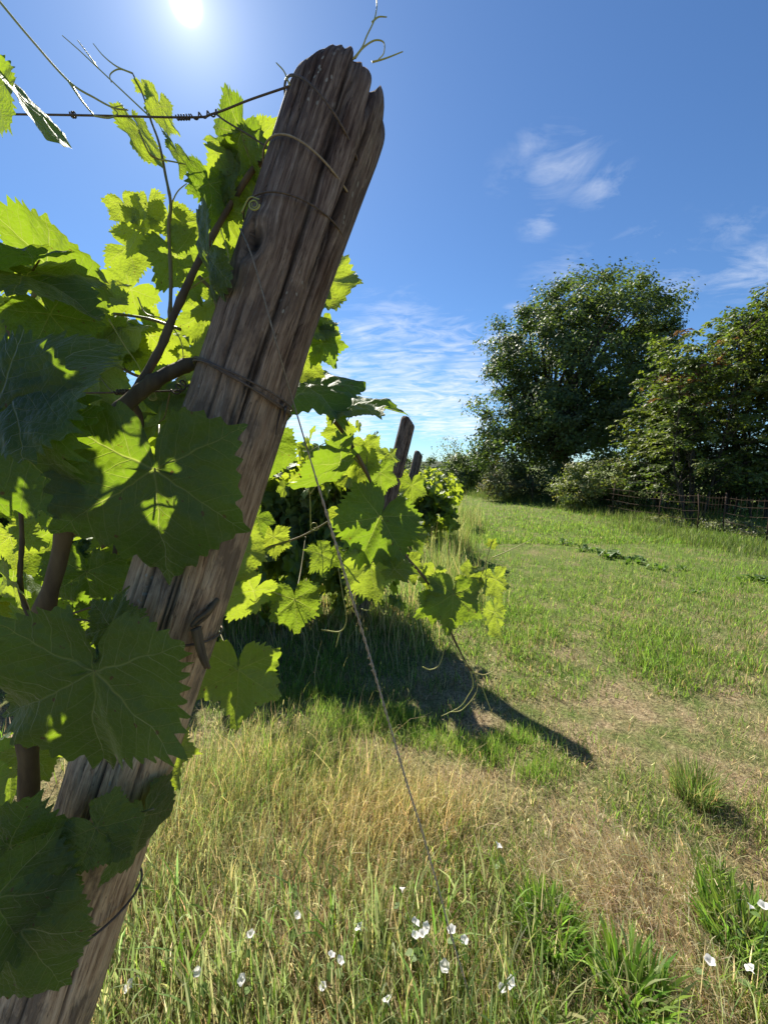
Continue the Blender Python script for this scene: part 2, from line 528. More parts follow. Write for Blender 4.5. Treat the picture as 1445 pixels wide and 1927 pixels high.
# ------------------------------------------------------------------ grass
def blades(mb, x, y, h, w, bend, az, c0, c1=None, segs=2, z0=None):
    """tapered curved blades; c0 base colour and c1 tip colour are the blade's own colours"""
    n = len(x)
    z = gz(x, y) if z0 is None else z0
    base = np.stack([x, y, z - .004], -1)
    dirv = np.stack([np.cos(az), np.sin(az), np.zeros(n)], -1)
    tw = az + rng.uniform(-1.2, 1.2, n) + PI / 2
    side = np.stack([np.cos(tw), np.sin(tw), np.zeros(n)], -1)
    V = []; C = []
    if c1 is None: c1 = c0
    for k in range(segs + 1):
        t = k / segs
        ang = bend * (t ** 1.2) if k else 0 * bend
        # integrate a bending stalk
        up = np.sinc(bend * t / PI) * t; out = np.where(np.abs(bend) > 1e-3, (1 - np.cos(bend * t)) / np.maximum(bend, 1e-3), 0)
        pnt = base + dirv * (out * h)[:, None] + np.array([0, 0, 1.0]) * (up * h)[:, None]
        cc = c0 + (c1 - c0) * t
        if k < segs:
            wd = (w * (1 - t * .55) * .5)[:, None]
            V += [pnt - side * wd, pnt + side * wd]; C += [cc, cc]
        else:
            V += [pnt]; C += [cc]
    nv = 2 * segs + 1
    V = np.stack(V, 1).reshape(-1, 3); C = np.stack(C, 1).reshape(-1, 3)
    o = (np.arange(n) * nv)[:, None]
    q = [o + np.array([[2 * k, 2 * k + 1, 2 * k + 3, 2 * k + 2]]) for k in range(segs - 1)]
    t3 = o + np.array([[2 * segs - 2, 2 * segs - 1, 2 * segs]])
    mb.add(V, q + [t3], tint=C)


def pick(n, pal, jit=.25):
    pal = np.asarray(pal, float); c = pal[rng.integers(0, len(pal), n)]
    return np.clip(c * (1 + rng.normal(0, jit, (n, 1))) * (1 + rng.normal(0, .07, (n, 3))), .004, .9)


GREEN = [(.135, .215, .030), (.16, .245, .038), (.11, .185, .027), (.205, .265, .05), (.15, .21, .045)]
FRESH = [(.14, .24, .032), (.18, .27, .04), (.11, .20, .028)]
GREY = [(.24, .28, .12), (.19, .24, .09), (.30, .31, .16), (.16, .22, .075)]
STRAW = [(.42, .33, .18), (.52, .42, .25), (.32, .23, .12), (.38, .31, .18), (.56, .46, .29)]
GOLD = [(.40, .31, .14), (.32, .27, .11), (.46, .37, .18), (.23, .25, .08)]
BROWN = [(.20, .15, .085), (.26, .19, .11), (.15, .11, .06), (.34, .26, .15)]


def gau(x, y, c, r, ry=None):
    return np.exp(-((x - c[0]) / r) ** 2 - ((y - c[1]) / (ry or r)) ** 2)


def region(n, y0, y1, xl, xr, p=1.0):
    """random ground points, denser near the viewer by p"""
    u = rng.random(n)
    y = (y0 ** (1 - p) + u * (y1 ** (1 - p) - y0 ** (1 - p))) ** (1 / (1 - p)) if p != 1 else y0 * (y1 / y0) ** u
    x = xl(y) + rng.random(n) * (xr(y) - xl(y))
    return x, y


gold_c = G(690, 1540); gold2_c = G(420, 1500); bare_c = G(1215, 1715); bare2_c = G(1150, 1290); bare3_c = G(880, 1290)
clump_c = G(1035, 1760); tuft_c = G(1305, 1500); clump2_c = G(1400, 1770)


def row_y(x, k):            # centre line of vine row k
    return ROWS[k][1] - .08 * (x - ROWS[k][0])


ROWS = [(-.45, .50), (.0, 3.45), (.45, 6.4), (1.0, 9.4), (1.4, 12.4), (1.9, 15.4)]


def under_vines(x, y):
    """how much a point lies in the unmown strips below the vine rows"""
    u = np.zeros_like(x)
    for k, (rx, ry) in enumerate(ROWS):
        d = np.abs(y - row_y(x, k))
        u = np.maximum(u, np.exp(-(d / .55) ** 2) * np.clip((rx + .55 - x) / .3, 0, 1))
    return u


def make_grass():
    xl = lambda y: -1.25 * y - .15
    xr = lambda y: 1.28 * y + .25
    # ---- thatch of dead stalks lying on the soil
    mb = MB()
    x, y = region(70000, .62, 5.0, xl, xr, 1.9)
    n = len(x); h = rng.uniform(.02, .085, n)
    keep = rng.random(n) < .65 + .5 * (n2(x, y, 2.2, 11) > -.1)
    x, y, h = x[keep], y[keep], h[keep]; n = len(x)
    blades(mb, x, y, h, rng.uniform(.0012, .003, n), rng.uniform(1.9, 2.6, n), rng.uniform(0, 2 * PI, n), pick(n, STRAW + BROWN, .25), z0=gz(x, y) + rng.uniform(0, .018, n))
    # combed straw on the bare patch
    n = 7000; a = rng.normal(0, .17, n); b = rng.normal(0, .13, n)
    x, y = bare_c[0] + a, bare_c[1] + b
    k = rng.random(n) < .35 + 1.1 * n2(x, y, 9, 41); x, y = x[k], y[k]; n = len(x)
    blades(mb, x, y, rng.uniform(.05, .15, n), rng.uniform(.0012, .0028, n), rng.uniform(1.5, 2.2, n), rng.normal(2.4, .9, n), np.clip(pick(n, STRAW, .2) * [1.2, 1.25, 1.4], 0, .8), z0=gz(x, y) + rng.uniform(0, .025, n))
    tag(obj('thatch', mb.mesh('thatch', M['grass'])), 'dead straw stalks lying flat on the soil between the green grass', 'dead grass', None, 'stuff')

    # ---- short mown grass of the lane
    mb = MB()
    for N_, y0, y1, pw, hs, ws in ((130000, .62, 4.4, 1.5, .055, .0031), (150000, 2.2, 9.5, 1.6, .060, .0056), (90000, 7.0, 34, 1.7, .075, .012)):
        x, y = region(N_, y0, y1, lambda y: -1.25 * y - .1 if y1 < 10 else -.35 * y, xr, pw)
        u = under_vines(x, y)
        patch = n2(x, y, 1.4, 21); fine = n2(x, y, 5.0, 22)
        far = np.clip((y - 1.6) / 1.8, 0, 1)
        dens = np.clip(.22 + .72 * far + .75 * patch + (1.1 - .6 * far) * fine, 0.03, 1.2)
        ld = norm(G(930, 938)[:2] - G(1250, 1350)[:2]); lat = x * ld[1] - y * ld[0]
        dens = dens + .16 * far * np.sin(lat * 5.2 + .6 * n2(x, y, .7, 25))
        for c, r, wgt in ((bare_c, .24, .95), (bare2_c, .30, .7), (bare3_c, .35, .8), (gold_c, .33, .6)):
            dens *= 1 - wgt * gau(x, y, c, r)
        k = rng.random(len(x)) < dens
        x, y = x[k], y[k]; n = len(x); far = far[k]; fine = fine[k]; patch = patch[k]
        h = hs * rng.gamma(5, .2, n) * (.75 + .5 * np.clip(patch + .3, 0, 1) + .8 * np.clip(fine, 0, 1))
        dry = np.clip(.45 - .32 * far - .12 * np.clip((y - 5) / 3, 0, 1) - .45 * patch + .25 * n2(x, y, .55, 23), .05, .9)
        isdry = rng.random(n) < dry
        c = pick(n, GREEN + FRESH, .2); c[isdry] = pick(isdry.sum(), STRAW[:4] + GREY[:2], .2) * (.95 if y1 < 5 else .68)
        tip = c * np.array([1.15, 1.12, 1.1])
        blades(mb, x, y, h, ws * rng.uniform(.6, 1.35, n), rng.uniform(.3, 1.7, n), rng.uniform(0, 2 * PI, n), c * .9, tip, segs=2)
    tag(obj('grass', mb.mesh('grass', M['grass'])), 'short patchy green grass of the mown lane beside the vines', 'grass', None, 'stuff')

    # ---- long golden and grey-green grass of the unmown foreground and row strips
    mb = MB()
    # foreground strip
    x, y = region(11000, .55, 1.12, lambda y: -1.1 * y - .1, lambda y: .0 * y + 1.35, 1.2)
    dens = np.clip(1.05 - .75 * np.clip((x - .25) / .25, 0, 1) + .4 * n2(x, y, 4, 31), .05, 1) * np.clip((1.10 - y) / .16, .15, 1) * (1 - .95 * gau(x, y, bare_c, .22))
    k = rng.random(len(x)) < dens; x, y = x[k], y[k]; n = len(x)
    h = rng.gamma(4, .024, n) + .025
    c = pick(n, GREY[:3] + GREY[:3] + GREEN[3:] + STRAW, .2)
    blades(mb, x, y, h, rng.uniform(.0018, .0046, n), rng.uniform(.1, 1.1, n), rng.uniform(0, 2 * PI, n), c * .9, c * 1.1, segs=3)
    x, y = region(1500, .6, 1.15, lambda y: -1.0 * y, lambda y: 0 * y + .45, 1.2); n = len(x)
    c = pick(n, GREY + GREY + FRESH[:1], .15)
    blades(mb, x, y, rng.uniform(.07, .24, n), rng.uniform(.005, .010, n), rng.uniform(.1, 1.3, n), rng.uniform(0, 2 * PI, n), c * .85, c * 1.05, segs=4)
    # golden tussocks
    for c0, r, n, hh, pal in ((gold_c, .20, 2300, .12, GOLD + STRAW[:2]), (gold2_c, .24, 2400, .15, GOLD + GREEN[:2] + GREY[:2]), (G(560, 1430), .26, 2000, .15, GOLD + GREEN), (G(800, 1530), .16, 1100, .10, GOLD + STRAW),
                              (G(330, 1620), .18, 1200, .13, GOLD + GREY), (G(640, 1640), .2, 1400, .10, STRAW + GREY)):
        x, y = c0[0] + rng.normal(0, r, n), c0[1] + rng.normal(0, r * .55, n)
        h = hh * rng.gamma(6, 1 / 6, n)
        c = pick(n, pal, .18)
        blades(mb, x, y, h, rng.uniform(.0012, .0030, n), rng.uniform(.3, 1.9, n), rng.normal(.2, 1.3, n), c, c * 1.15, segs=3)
    # strips below the vine rows
    x, y = region(95000, 1.5, 16, lambda y: -1.2 * y, lambda y: .16 * y + .5, 1.5)
    u = under_vines(x, y); k = rng.random(len(x)) < u * (.5 + .7 * n2(x, y, 3, 33)); x, y = x[k], y[k]; n = len(x)
    h = np.minimum(rng.gamma(4, .045, n) + .05, .36)
    c = pick(n, GREEN[:3] + GOLD[1:] + STRAW[:4], .25)
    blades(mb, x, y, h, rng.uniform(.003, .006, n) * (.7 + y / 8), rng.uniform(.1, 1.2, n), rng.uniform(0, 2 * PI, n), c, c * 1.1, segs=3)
    # dark green tussocks that the shadow of the second row falls on
    for k_ in range(40):
        t = k_ / 45
        p0 = G(560, 1330) * (1 - t) + G(1120, 1450) * t
        cx, cy = p0[0] + rng.normal(0, .05), p0[1] + rng.normal(0, .09)
        n = 150; x, y = cx + rng.normal(0, .055, n), cy + rng.normal(0, .035, n)
        c = pick(n, GREEN + FRESH[:1], .2)
        blades(mb, x, y, rng.uniform(.03, .10, n), rng.uniform(.002, .0035, n), rng.uniform(.1, 1.2, n), rng.uniform(0, 2 * PI, n), c, c * 1.1, segs=3)
    # tall stalks by the ends of rows two and three
    for c0, r, n, hh in ((G(850, 1030), .35, 1500, .42), (G(835, 1085), .3, 1100, .34), (G(880, 1120), .3, 700, .25), (G(870, 985), .5, 900, .5)):
        x, y = c0[0] + rng.normal(0, r * .5, n), c0[1] + rng.normal(0, r, n)
        c = pick(n, GREEN + GREY + GOLD, .2)
        blades(mb, x, y, hh * rng.gamma(6, 1 / 6, n), rng.uniform(.003, .007, n), rng.uniform(.1, 1.0, n), rng.uniform(0, 2 * PI, n), c, c * 1.1, segs=3)
    # tall rank grass in front of the trees and along the fence
    for a, b, n, hh in (((1040, 950), (1240, 985), 8000, .16), ((1060, 946), (1200, 962), 8000, .55), ((1200, 990), (1500, 1050), 8000, .13), ((905, 935), (1010, 948), 5000, .3), ((1180, 960), (1420, 1000), 4500, .24)):
        A, B = G(*a), G(*b); t = rng.random(n)[:, None]
        p = A + (B - A) * t; x = p[:, 0] + rng.normal(0, .45, n); y = p[:, 1] + rng.normal(0, .6, n)
        c = pick(n, GREY + GREEN + GOLD[3:] + GREEN, .2) * .62
        blades(mb, x, y, hh * rng.gamma(5, .2, n), rng.uniform(.004, .011, n), rng.uniform(.1, 1.2, n), rng.uniform(0, 2 * PI, n), c * .85, c * 1.1, segs=3)
    tag(obj('long_grass', mb.mesh('long_grass', M['grass'])), 'long golden and grey green unmown grass below the vines and along the fence', 'grass', None, 'stuff')


make_grass()


def tussock(name, c0, r, n, h, w, pal, label, bend=(.2, 1.3)):
    mb = MB()
    a = rng.uniform(0, 2 * PI, n); d = r * np.sqrt(rng.random(n)) * .6
    x, y = c0[0] + d * np.cos(a), c0[1] + d * np.sin(a)
    c = pick(n, pal, .16)
    blades(mb, x, y, h * rng.uniform(.45, 1.1, n), rng.uniform(.6, 1.3, n) * w, rng.uniform(*bend, n), a + rng.normal(0, .6, n), c * .9, c * 1.15, segs=4)
    loc = np.array([c0[0], c0[1], float(gz(np.array([c0[0]]), np.array([c0[1]]))[0])])
    tag(obj(name, mb.mesh(name, M['grass'], True, loc), None, loc), label, 'grass clump', 'separate grass clumps on the lane')


tussock('grass_tussock', tuft_c, .14, 800, .17, .0026, GREEN[2:3] + GREY[1:2] + STRAW[2:3] + GREEN[4:], 'tall dark tussock of fine grass casting a shadow on the mown lane')
tussock('grass_tussock', clump_c, .13, 420, .12, .0085, FRESH, 'bright green clump of broad grass blades beside the bare straw patch', (.5, 1.5))
tussock('grass_tussock', clump2_c, .17, 520, .14, .0085, FRESH + GREEN, 'broad bladed green clump between the straw patch and two white flowers', (.5, 1.5))
tussock('grass_tussock', G(1190, 1890), .14, 260, .15, .010, FRESH + GREY[:1], 'broad bladed green clump at the bottom below the straw patch', (.5, 1.4))
tussock('grass_tussock', G(1340, 1650), .07, 140, .09, .007, FRESH + GREEN, 'small green clump on the upper edge of the straw patch', (.5, 1.4))


# ------------------------------------------------------------------ weathered posts
def make_post(name, top, base, R, label, seed, nr=140, nl=420, split=True, low_from=.74):
    top, base = np.asarray(top, float), np.asarray(base, float)
    ax = norm(top - base); L = np.linalg.norm(top - base)
    xr_ = norm(RIGHT - ax * np.dot(RIGHT, ax)); yb = np.cross(ax, xr_)       # yb points away from the viewer
    th = np.linspace(0, 2 * PI, nr, endpoint=False)
    s = np.linspace(-.35, L, nl)
    TH, S_ = np.meshgrid(th, s)
    cx, sy = np.cos(TH), np.sin(TH)
    q = np.stack([cx * R, sy * R, S_], -1)
    rad = R * (1.0 + .055 * fbm(q * [7, 7, 2.2], 3, seed) + .035 * np.sin(2 * TH + S_ * 1.3 + seed))
    rad = rad * (1 + .035 * np.clip((L - S_) / L, 0, 1))
    THg = TH
    if split:
        kt, ka = float(np.dot(P(490, 458, .463) - p_base, ax)) / L, -1.95
        du = ((TH - ka + PI) % (2 * PI) - PI) * R; dvv = S_ - kt * L
        rr = np.sqrt((du / .014) ** 2 + (dvv / .019) ** 2)
        THg = TH - du / R * np.clip(1 / (rr ** 2 + .25), 0, 1) * (rr < 9) * np.clip((9 - rr) / 4, 0, 1)
    cg, sg_ = np.cos(THg), np.sin(THg)
    grain = fbm(np.stack([cx * R * 150, sy * R * 150, S_ * 7 + 9 + 0 * TH], -1) + .35 * vn(q * [30, 30, 12], seed + 6)[..., None] * np.array([1, 1, 0]), 3, seed + 3)
    rad = rad + grain * .0008 * (1 + .8 * vn(q * [20, 20, 6], seed + 7)) * (R / .065)
    crack = np.zeros_like(rad)
    cr = np.random.default_rng(seed)
    lst = [(-1.18, .0, .62, .050, 1.0), (-1.05, .66, 1.0, .034, 1.1), (-.55, .78, 1.0, .055, 1.3), (-1.75, .55, .88, .024, .9), (-2.2, .15, .5, .028, .9), (-.8, .35, .74, .022, .9), (-1.5, .35, .66, .026, .9), (-2.5, .6, .95, .020, .8), (-1.3, .52, .8, .020, .8)]
    lst += [(cr.uniform(-PI, 0), a, a + cr.uniform(.08, .3), cr.uniform(.010, .018), cr.uniform(.45, .85)) for a in cr.uniform(0, .9, 34)]
    if split: lst[0] = (-2.05, -.2, .40, .055, 1.3)
    for a0, l0, l1, wd, dp in lst:
        t = S_ / L
        aw = a0 + .10 * fbm(np.stack([S_ * 3, S_ * 0 + a0 * 7, S_ * 0], -1), 3, seed + 9) + .08 * (t - .5)
        dd = np.abs((TH - aw + PI) % (2 * PI) - PI)
        fade = np.clip((t - l0) / .06, 0, 1) * np.clip((l1 - t) / .06, 0, 1)
        prof = np.clip(1 - dd / (wd + 1e-6), 0, 1) ** .7 * fade
        rad = rad - prof * dp * .012 * (R / .065)
        crack = np.maximum(crack, np.clip(prof * 1.3, 0, 1) * min(1, dp))
    if split:
        # knot hole
        rad = rad - .009 * np.exp(-(rr / .8) ** 2) + .0025 * np.exp(-((rr - 1.6) / .6) ** 2) + .0007 * np.sin(rr * 9 + 3 * fbm(q * [60, 60, 40], 2, 4)) * np.exp(-(rr / 2.2) ** 2)
        crack = np.maximum(crack, np.clip(1.15 - rr, 0, 1) * 1.0)
        crack = np.maximum(crack, np.clip(np.sin(rr * 9 + 3 * fbm(q * [60, 60, 40], 2, 4)), 0, 1) * .55 * np.exp(-(rr / 2.0) ** 2))
        # outer sliver splitting away at the top right
        fl = np.clip((S_ - .84 * L) / (.13 * L), 0, 1) * np.clip((cx - .45) / .3, 0, 1)
        rad = rad + .010 * fl
    prof_top = np.zeros_like(th)
    cxx = np.cos(th)
    if split:
        prof_top = -.012 * np.clip((-cxx - .6) / .4, 0, 1) ** 2
        prof_top = np.where(cxx > .40, -.014 - .02 * (cxx - .42), prof_top)
        prof_top = np.where(cxx > .62, -.026 + .006 * np.sin(th * 13), prof_top)
        prof_top = np.where((cxx > .76) & (cxx < .84), -.075, prof_top)
        prof_top = np.where(cxx >= .84, -.024 - 6.5 * (cxx - .93) ** 2, prof_top)
    else:
        prof_top = -.05 * np.clip((cxx + .2), 0, 1)
    if split: prof_top = prof_top + .022 * cxx
    jag = .004 * vn(np.stack([th * 9, th * 0, th * 0 + seed], -1), seed)
    t = np.clip((S_ - (L - .22)) / .22, 0, 1)
    rad = rad * (1 - .16 * np.clip((S_ - (L - .035)) / .035, 0, 1) ** 2.5)
    S2 = S_ + t * (prof_top + jag)[None, :] * (R / .065)
    V = base + (rad * cx)[..., None] * xr_ + (rad * sy)[..., None] * yb + S2[..., None] * ax
    i = np.arange(nl - 1)[:, None] * nr; j = np.arange(nr)[None]; j2 = (j + 1) % nr
    qd = np.stack([i + j, i + j2, i + nr + j2, i + nr + j], -1).reshape(-1, 4)
    gr = np.stack([cg * R, sg_ * R, S_], -1).reshape(-1, 3) + seed * .7
    low = np.clip((low_from * L - S_) / (.34 * L) + .5 + .35 * fbm(q * [12, 12, 2], 3, seed + 5), 0, 1).reshape(-1)  # mask for the painted ground bounce, growing toward the foot
    V = V.reshape(-1, 3); crk = crack.reshape(-1)
    # end grain: rings closing the top
    rings = [V]; faces = [qd]; gl = [gr]; cl = [crk]; ll = [low]
    edge = V[-nr:]; off = (nl - 1) * nr; cur = len(V)
    hgt = (edge - base) @ ax
    for f in (.93, .75, .5, .25):
        cen = base + ax * hgt.max()
        pt = base + (edge - base - np.outer(hgt, ax)) * f
        hh = hgt * f + (1 - f) * (hgt.max() - .006)
        # keep the steps of the split standing
        hh = np.where(np.cos(th) * f > .42, np.minimum(hh, L - .016 * (R / .065)), hh) if split else hh
        pt = pt + np.outer(hh + .003 * vn(np.stack([th * 6, th * 0 + f * 30, th * 0], -1), seed), ax)
        rings.append(pt); jj = np.arange(nr)
        faces.append(np.stack([off + jj, off + (jj + 1) % nr, cur + (jj + 1) % nr, cur + jj], -1))
        gl.append(np.stack([np.cos(th) * R * f, np.sin(th) * R * f, np.full(nr, L)], -1) * [1, 1, .2] + seed); cl.append(np.full(nr, .25)); ll.append(np.zeros(nr))
        off = cur; cur += nr
    Vall = np.concatenate(rings)
    cap = (off + np.arange(nr))[None, :]
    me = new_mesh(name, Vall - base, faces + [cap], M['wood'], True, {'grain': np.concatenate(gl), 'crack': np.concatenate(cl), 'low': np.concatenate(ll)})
    o = obj(name, me, None, base)
    return tag(o, label, 'post', 'end posts of the vine rows'), ax, L


dirp = norm(P(672, 82, .52) - P(84, 1900, .52)); p_low = P(84, 1900, .52)
p_top = p_low + dirp * float(np.dot(P(640, 66, .46) - p_low, dirp))
p_base = p_low - dirp * (p_low[2] / dirp[2])
post, POST_AX, POST_L = make_post('vineyard_post', p_top, p_base, .0605, 'big weathered leaning wooden post with split top and wrapped wires', 5)
# splinters hanging from the shaft below the middle wire
for (a, b, c) in (((533, 752), (524, 790), (519, 818)), ((538, 765), (536, 780), (534, 792))):
    pts = spline([P(*a, .50), P(*b, .497), P(*c, .495)], 5); mb = MB()
    mb.tube(pts, np.linspace(.0022, .0004, len(pts)), 5)
    mb.a = {'grain': [np.concatenate(mb.v)], 'crack': [np.full(mb.n, .55)], 'low': [np.zeros(mb.n)]}
    obj('splinter', mb.mesh('splinter', M['wood'], True, p_base), post)

t2 = P(770, 786, 3.34); b2 = np.array([-.24, 3.45, 0.0])
make_post('vineyard_post', t2, b2, .07, 'grey leaning post standing second, just behind the drooping cane', 21, 60, 150, False, .1)
t3 = P(789, 849, 6.25); b3 = np.array([.18, 6.4, 0.0])
make_post('vineyard_post', t3, b3, .075, 'small far leaning post standing third, right of the second post', 33, 48, 120, False, .1)


# ------------------------------------------------------------------ wires
def ring_on_post(py_l, py_r, lift=.003, turns=1.0, n=64, start=-PI, wob=0.0):
    """a loop round the big post whose left edge shows at photo row py_l and right edge at py_r"""
    def along(py):
        px = 672 + (py - 82) * (84 - 672) / (1900 - 82)
        return float(np.dot(P(px, py, .52) - p_base, POST_AX))
    sl_, sr_ = along(py_l), along(py_r)
    xr_ = norm(RIGHT - POST_AX * np.dot(RIGHT, POST_AX)); yb = np.cross(POST_AX, xr_)
    a = start + np.linspace(0, 2 * PI * turns, n)
    c = np.cos(a)
    s = (sl_ + sr_) / 2 + c * (sr_ - sl_) / 2 + wob * np.sin(a * 2.3)
    Rr = .0633 * (1 + .035 * np.clip((POST_L - s) / POST_L, 0, 1)) + lift
    return p_base + np.outer(Rr * c, xr_) + np.outer(Rr * np.sin(a), yb) + np.outer(s, POST_AX)


def coil(a, b, r, turns, n=60):
    a, b = np.asarray(a), np.asarray(b); t = norm(b - a)
    u = norm(np.cross(t, [0, 0.3, 1.0])); w = np.cross(t, u)
    k = np.linspace(0, 1, n); ph = 2 * PI * turns * k
    return a + np.outer(k, b - a) + r * (np.outer(np.cos(ph), u) + np.outer(np.sin(ph), w))


def wire(name, label, cat, group, segs, children=()):
    mb = MB(); first = np.asarray(segs[0][0][0])
    for pts, r, m_ in segs: mb.tube(pts, r, 7)
    o = tag(obj(name, mb.mesh(name, segs[0][2], True, first), None, first), label, cat, group)
    for cn, csegs in children:
        for pts, r, m_ in csegs:
            cb = MB(); cb.tube(pts, r, 7)
            obj(cn, cb.mesh(cn, m_, True, first), o)
    return o


WG = 'wires strung along the vine row and wrapped on the big post'
W = M['wire']
top_l = [(-420, 210, .62), (90, 216, .53), (350, 221, .52), (402, 214, .515), (470, 188, .50), (543, 163, .475)]
wire('trellis_wire', 'topmost dark trellis wire crossing the sky to the post top', 'wire', WG,
     [(pxline(top_l, 10), .0013, W)],
     [('wrap_loop', [(ring_on_post(222, 318, .0025, .99, 70), .0015, W)]),
      ('wire_twist', [(coil(P(333, 221, .519), P(358, 220.5, .519), .0026, 5), .001, W), (coil(P(362, 220, .518), P(410, 212, .513), .003, 3), .001, W), (coil(P(135, 216, .528), P(142, 216, .528), .003, 2), .001, W),
                      (spline([P(404, 212, .514), P(425, 228, .51), P(470, 255, .505), P(500, 275, .5)], 8), .0011, W)])])
mid_l = [(-420, 735, .62), (0, 740, .56), (200, 739, .54), (345, 735, .52)]
wire('trellis_wire', 'middle trellis wire doubled around the post halfway up', 'wire', WG,
     [(pxline(mid_l, 10), .0013, W)],
     [('wrap_loop', [(ring_on_post(716, 750, .003, 1.98, 130, -PI, .0015), .0014, W), (ring_on_post(722, 738, .0035, 1.0, 70), .0013, W)]),
      ('wire_twist', [(coil(P(218, 738, .538), P(244, 737, .536), .0032, 5), .0011, W), (coil(P(330, 736, .522), P(352, 718, .5), .005, 2.5), .0011, W)])])
low_l = [(-300, 1185, .66), (0, 1173, .58), (100, 1165, .56), (180, 1140, .54), (232, 1128, .53)]
wire('trellis_wire', 'lowest trellis wire running behind the dark leaves to the post', 'wire', WG,
     [(pxline(low_l, 8), .0013, W), (pxline([(100, 1165, .56), (150, 1166, .55), (205, 1174, .535)], 8), .0012, W)],
     [('wrap_loop', [(ring_on_post(1196, 1168, .003, 1.0, 70), .0018, W)]),
      ('wire_twist', [(coil(P(272, 1178, .452), P(285, 1192, .452), .006, 1.4, 30), .0017, W)])])
wire('tie_wire', 'thin pale tie arching round the post below its top', 'wire', WG, [(ring_on_post(345, 365, .002, 1.0, 70, -PI, .004), .0013, M['string'])])
wire('tie_wire', 'dark wire tied low on the post beside the long grass', 'wire', WG, [(ring_on_post(1772, 1655, .003, 1.0, 70), .0016, W)],
     [('wire_end', [(spline([P(150, 1752, .447), P(135, 1758, .445), P(120, 1768, .445)], 6), .0015, W)])])
# guy wire: two thin strands twisted into one, from the knot on the post to the ground
ga, gb = P(549, 746, .494), G(890, 1898)
gk = np.linspace(0, 1, 180)[1:, None]
gpts = np.vstack([pxline([(452, 430, .470), (470, 470, .452), (487, 525, .448), (520, 645, .455), (549, 746, .494)], 14),
                  ga + (gb - ga) * gk + np.sin(gk * PI) * np.stack([.0025 * vn(np.stack([gk[:, 0] * q, gk[:, 0] * 0 + q, gk[:, 0] * 0], -1)) for q in (9, 11, 7)], -1)])
def strand(path, r, pitch, ph):
    t = norm(np.gradient(path, axis=0)); u = norm(np.cross(t, [0, 1.0, .2])); w = np.cross(t, u)
    s = np.concatenate([[0], np.cumsum(np.linalg.norm(np.diff(path, axis=0), axis=1))])
    a = 2 * PI * s / pitch + ph
    k = np.clip((s - .30) / .10, 0, 1)
    return path + (r * k)[:, None] * (np.cos(a)[:, None] * u + np.sin(a)[:, None] * w)
fine = spline(gpts, 3)
g0 = fine[0]; mb = MB()
for ph in (0, PI): mb.tube(strand(fine, .0014, .034, ph), .0011, 6)
gw = tag(obj('guy_wire', mb.mesh('guy_wire', M['guy'], True, g0), None, g0), 'pale twisted guy wire slanting from the post down to the grass', 'wire', WG)
mb = MB(); mb.tube(coil(ga + (gb - ga) * .265, ga + (gb - ga) * .29, .0026, 3), .0012, 6)
obj('wire_knot', mb.mesh('wire_knot', M['guy'], True, g0), gw)
mb = MB(); mb.tube(ring_on_post(455, 425, .002, 1.0, 70, -PI, .002), .0011, 6)
obj('wrap_loop', mb.mesh('wrap_loop', W, True, g0), gw)
# stub of iron hook left in the post side
mb = MB()
for l in ([(408, 1128, .50), (392, 1150, .485), (372, 1165, .475), (360, 1180, .47)], [(372, 1180, .474), (378, 1205, .474), (385, 1235, .474), (394, 1258, .476)], [(366, 1183, .470), (372, 1212, .470), (380, 1240, .470), (388, 1257, .474)], [(405, 1133, .505), (388, 1160, .49), (366, 1178, .48)]):
    pts = pxline(l, 6); mb.tube(pts, np.linspace(.0045, .0022, len(pts)), 7)
obj('dead_vine_stub', mb.mesh('dead_vine_stub', M['cane'], True, p_base), post)


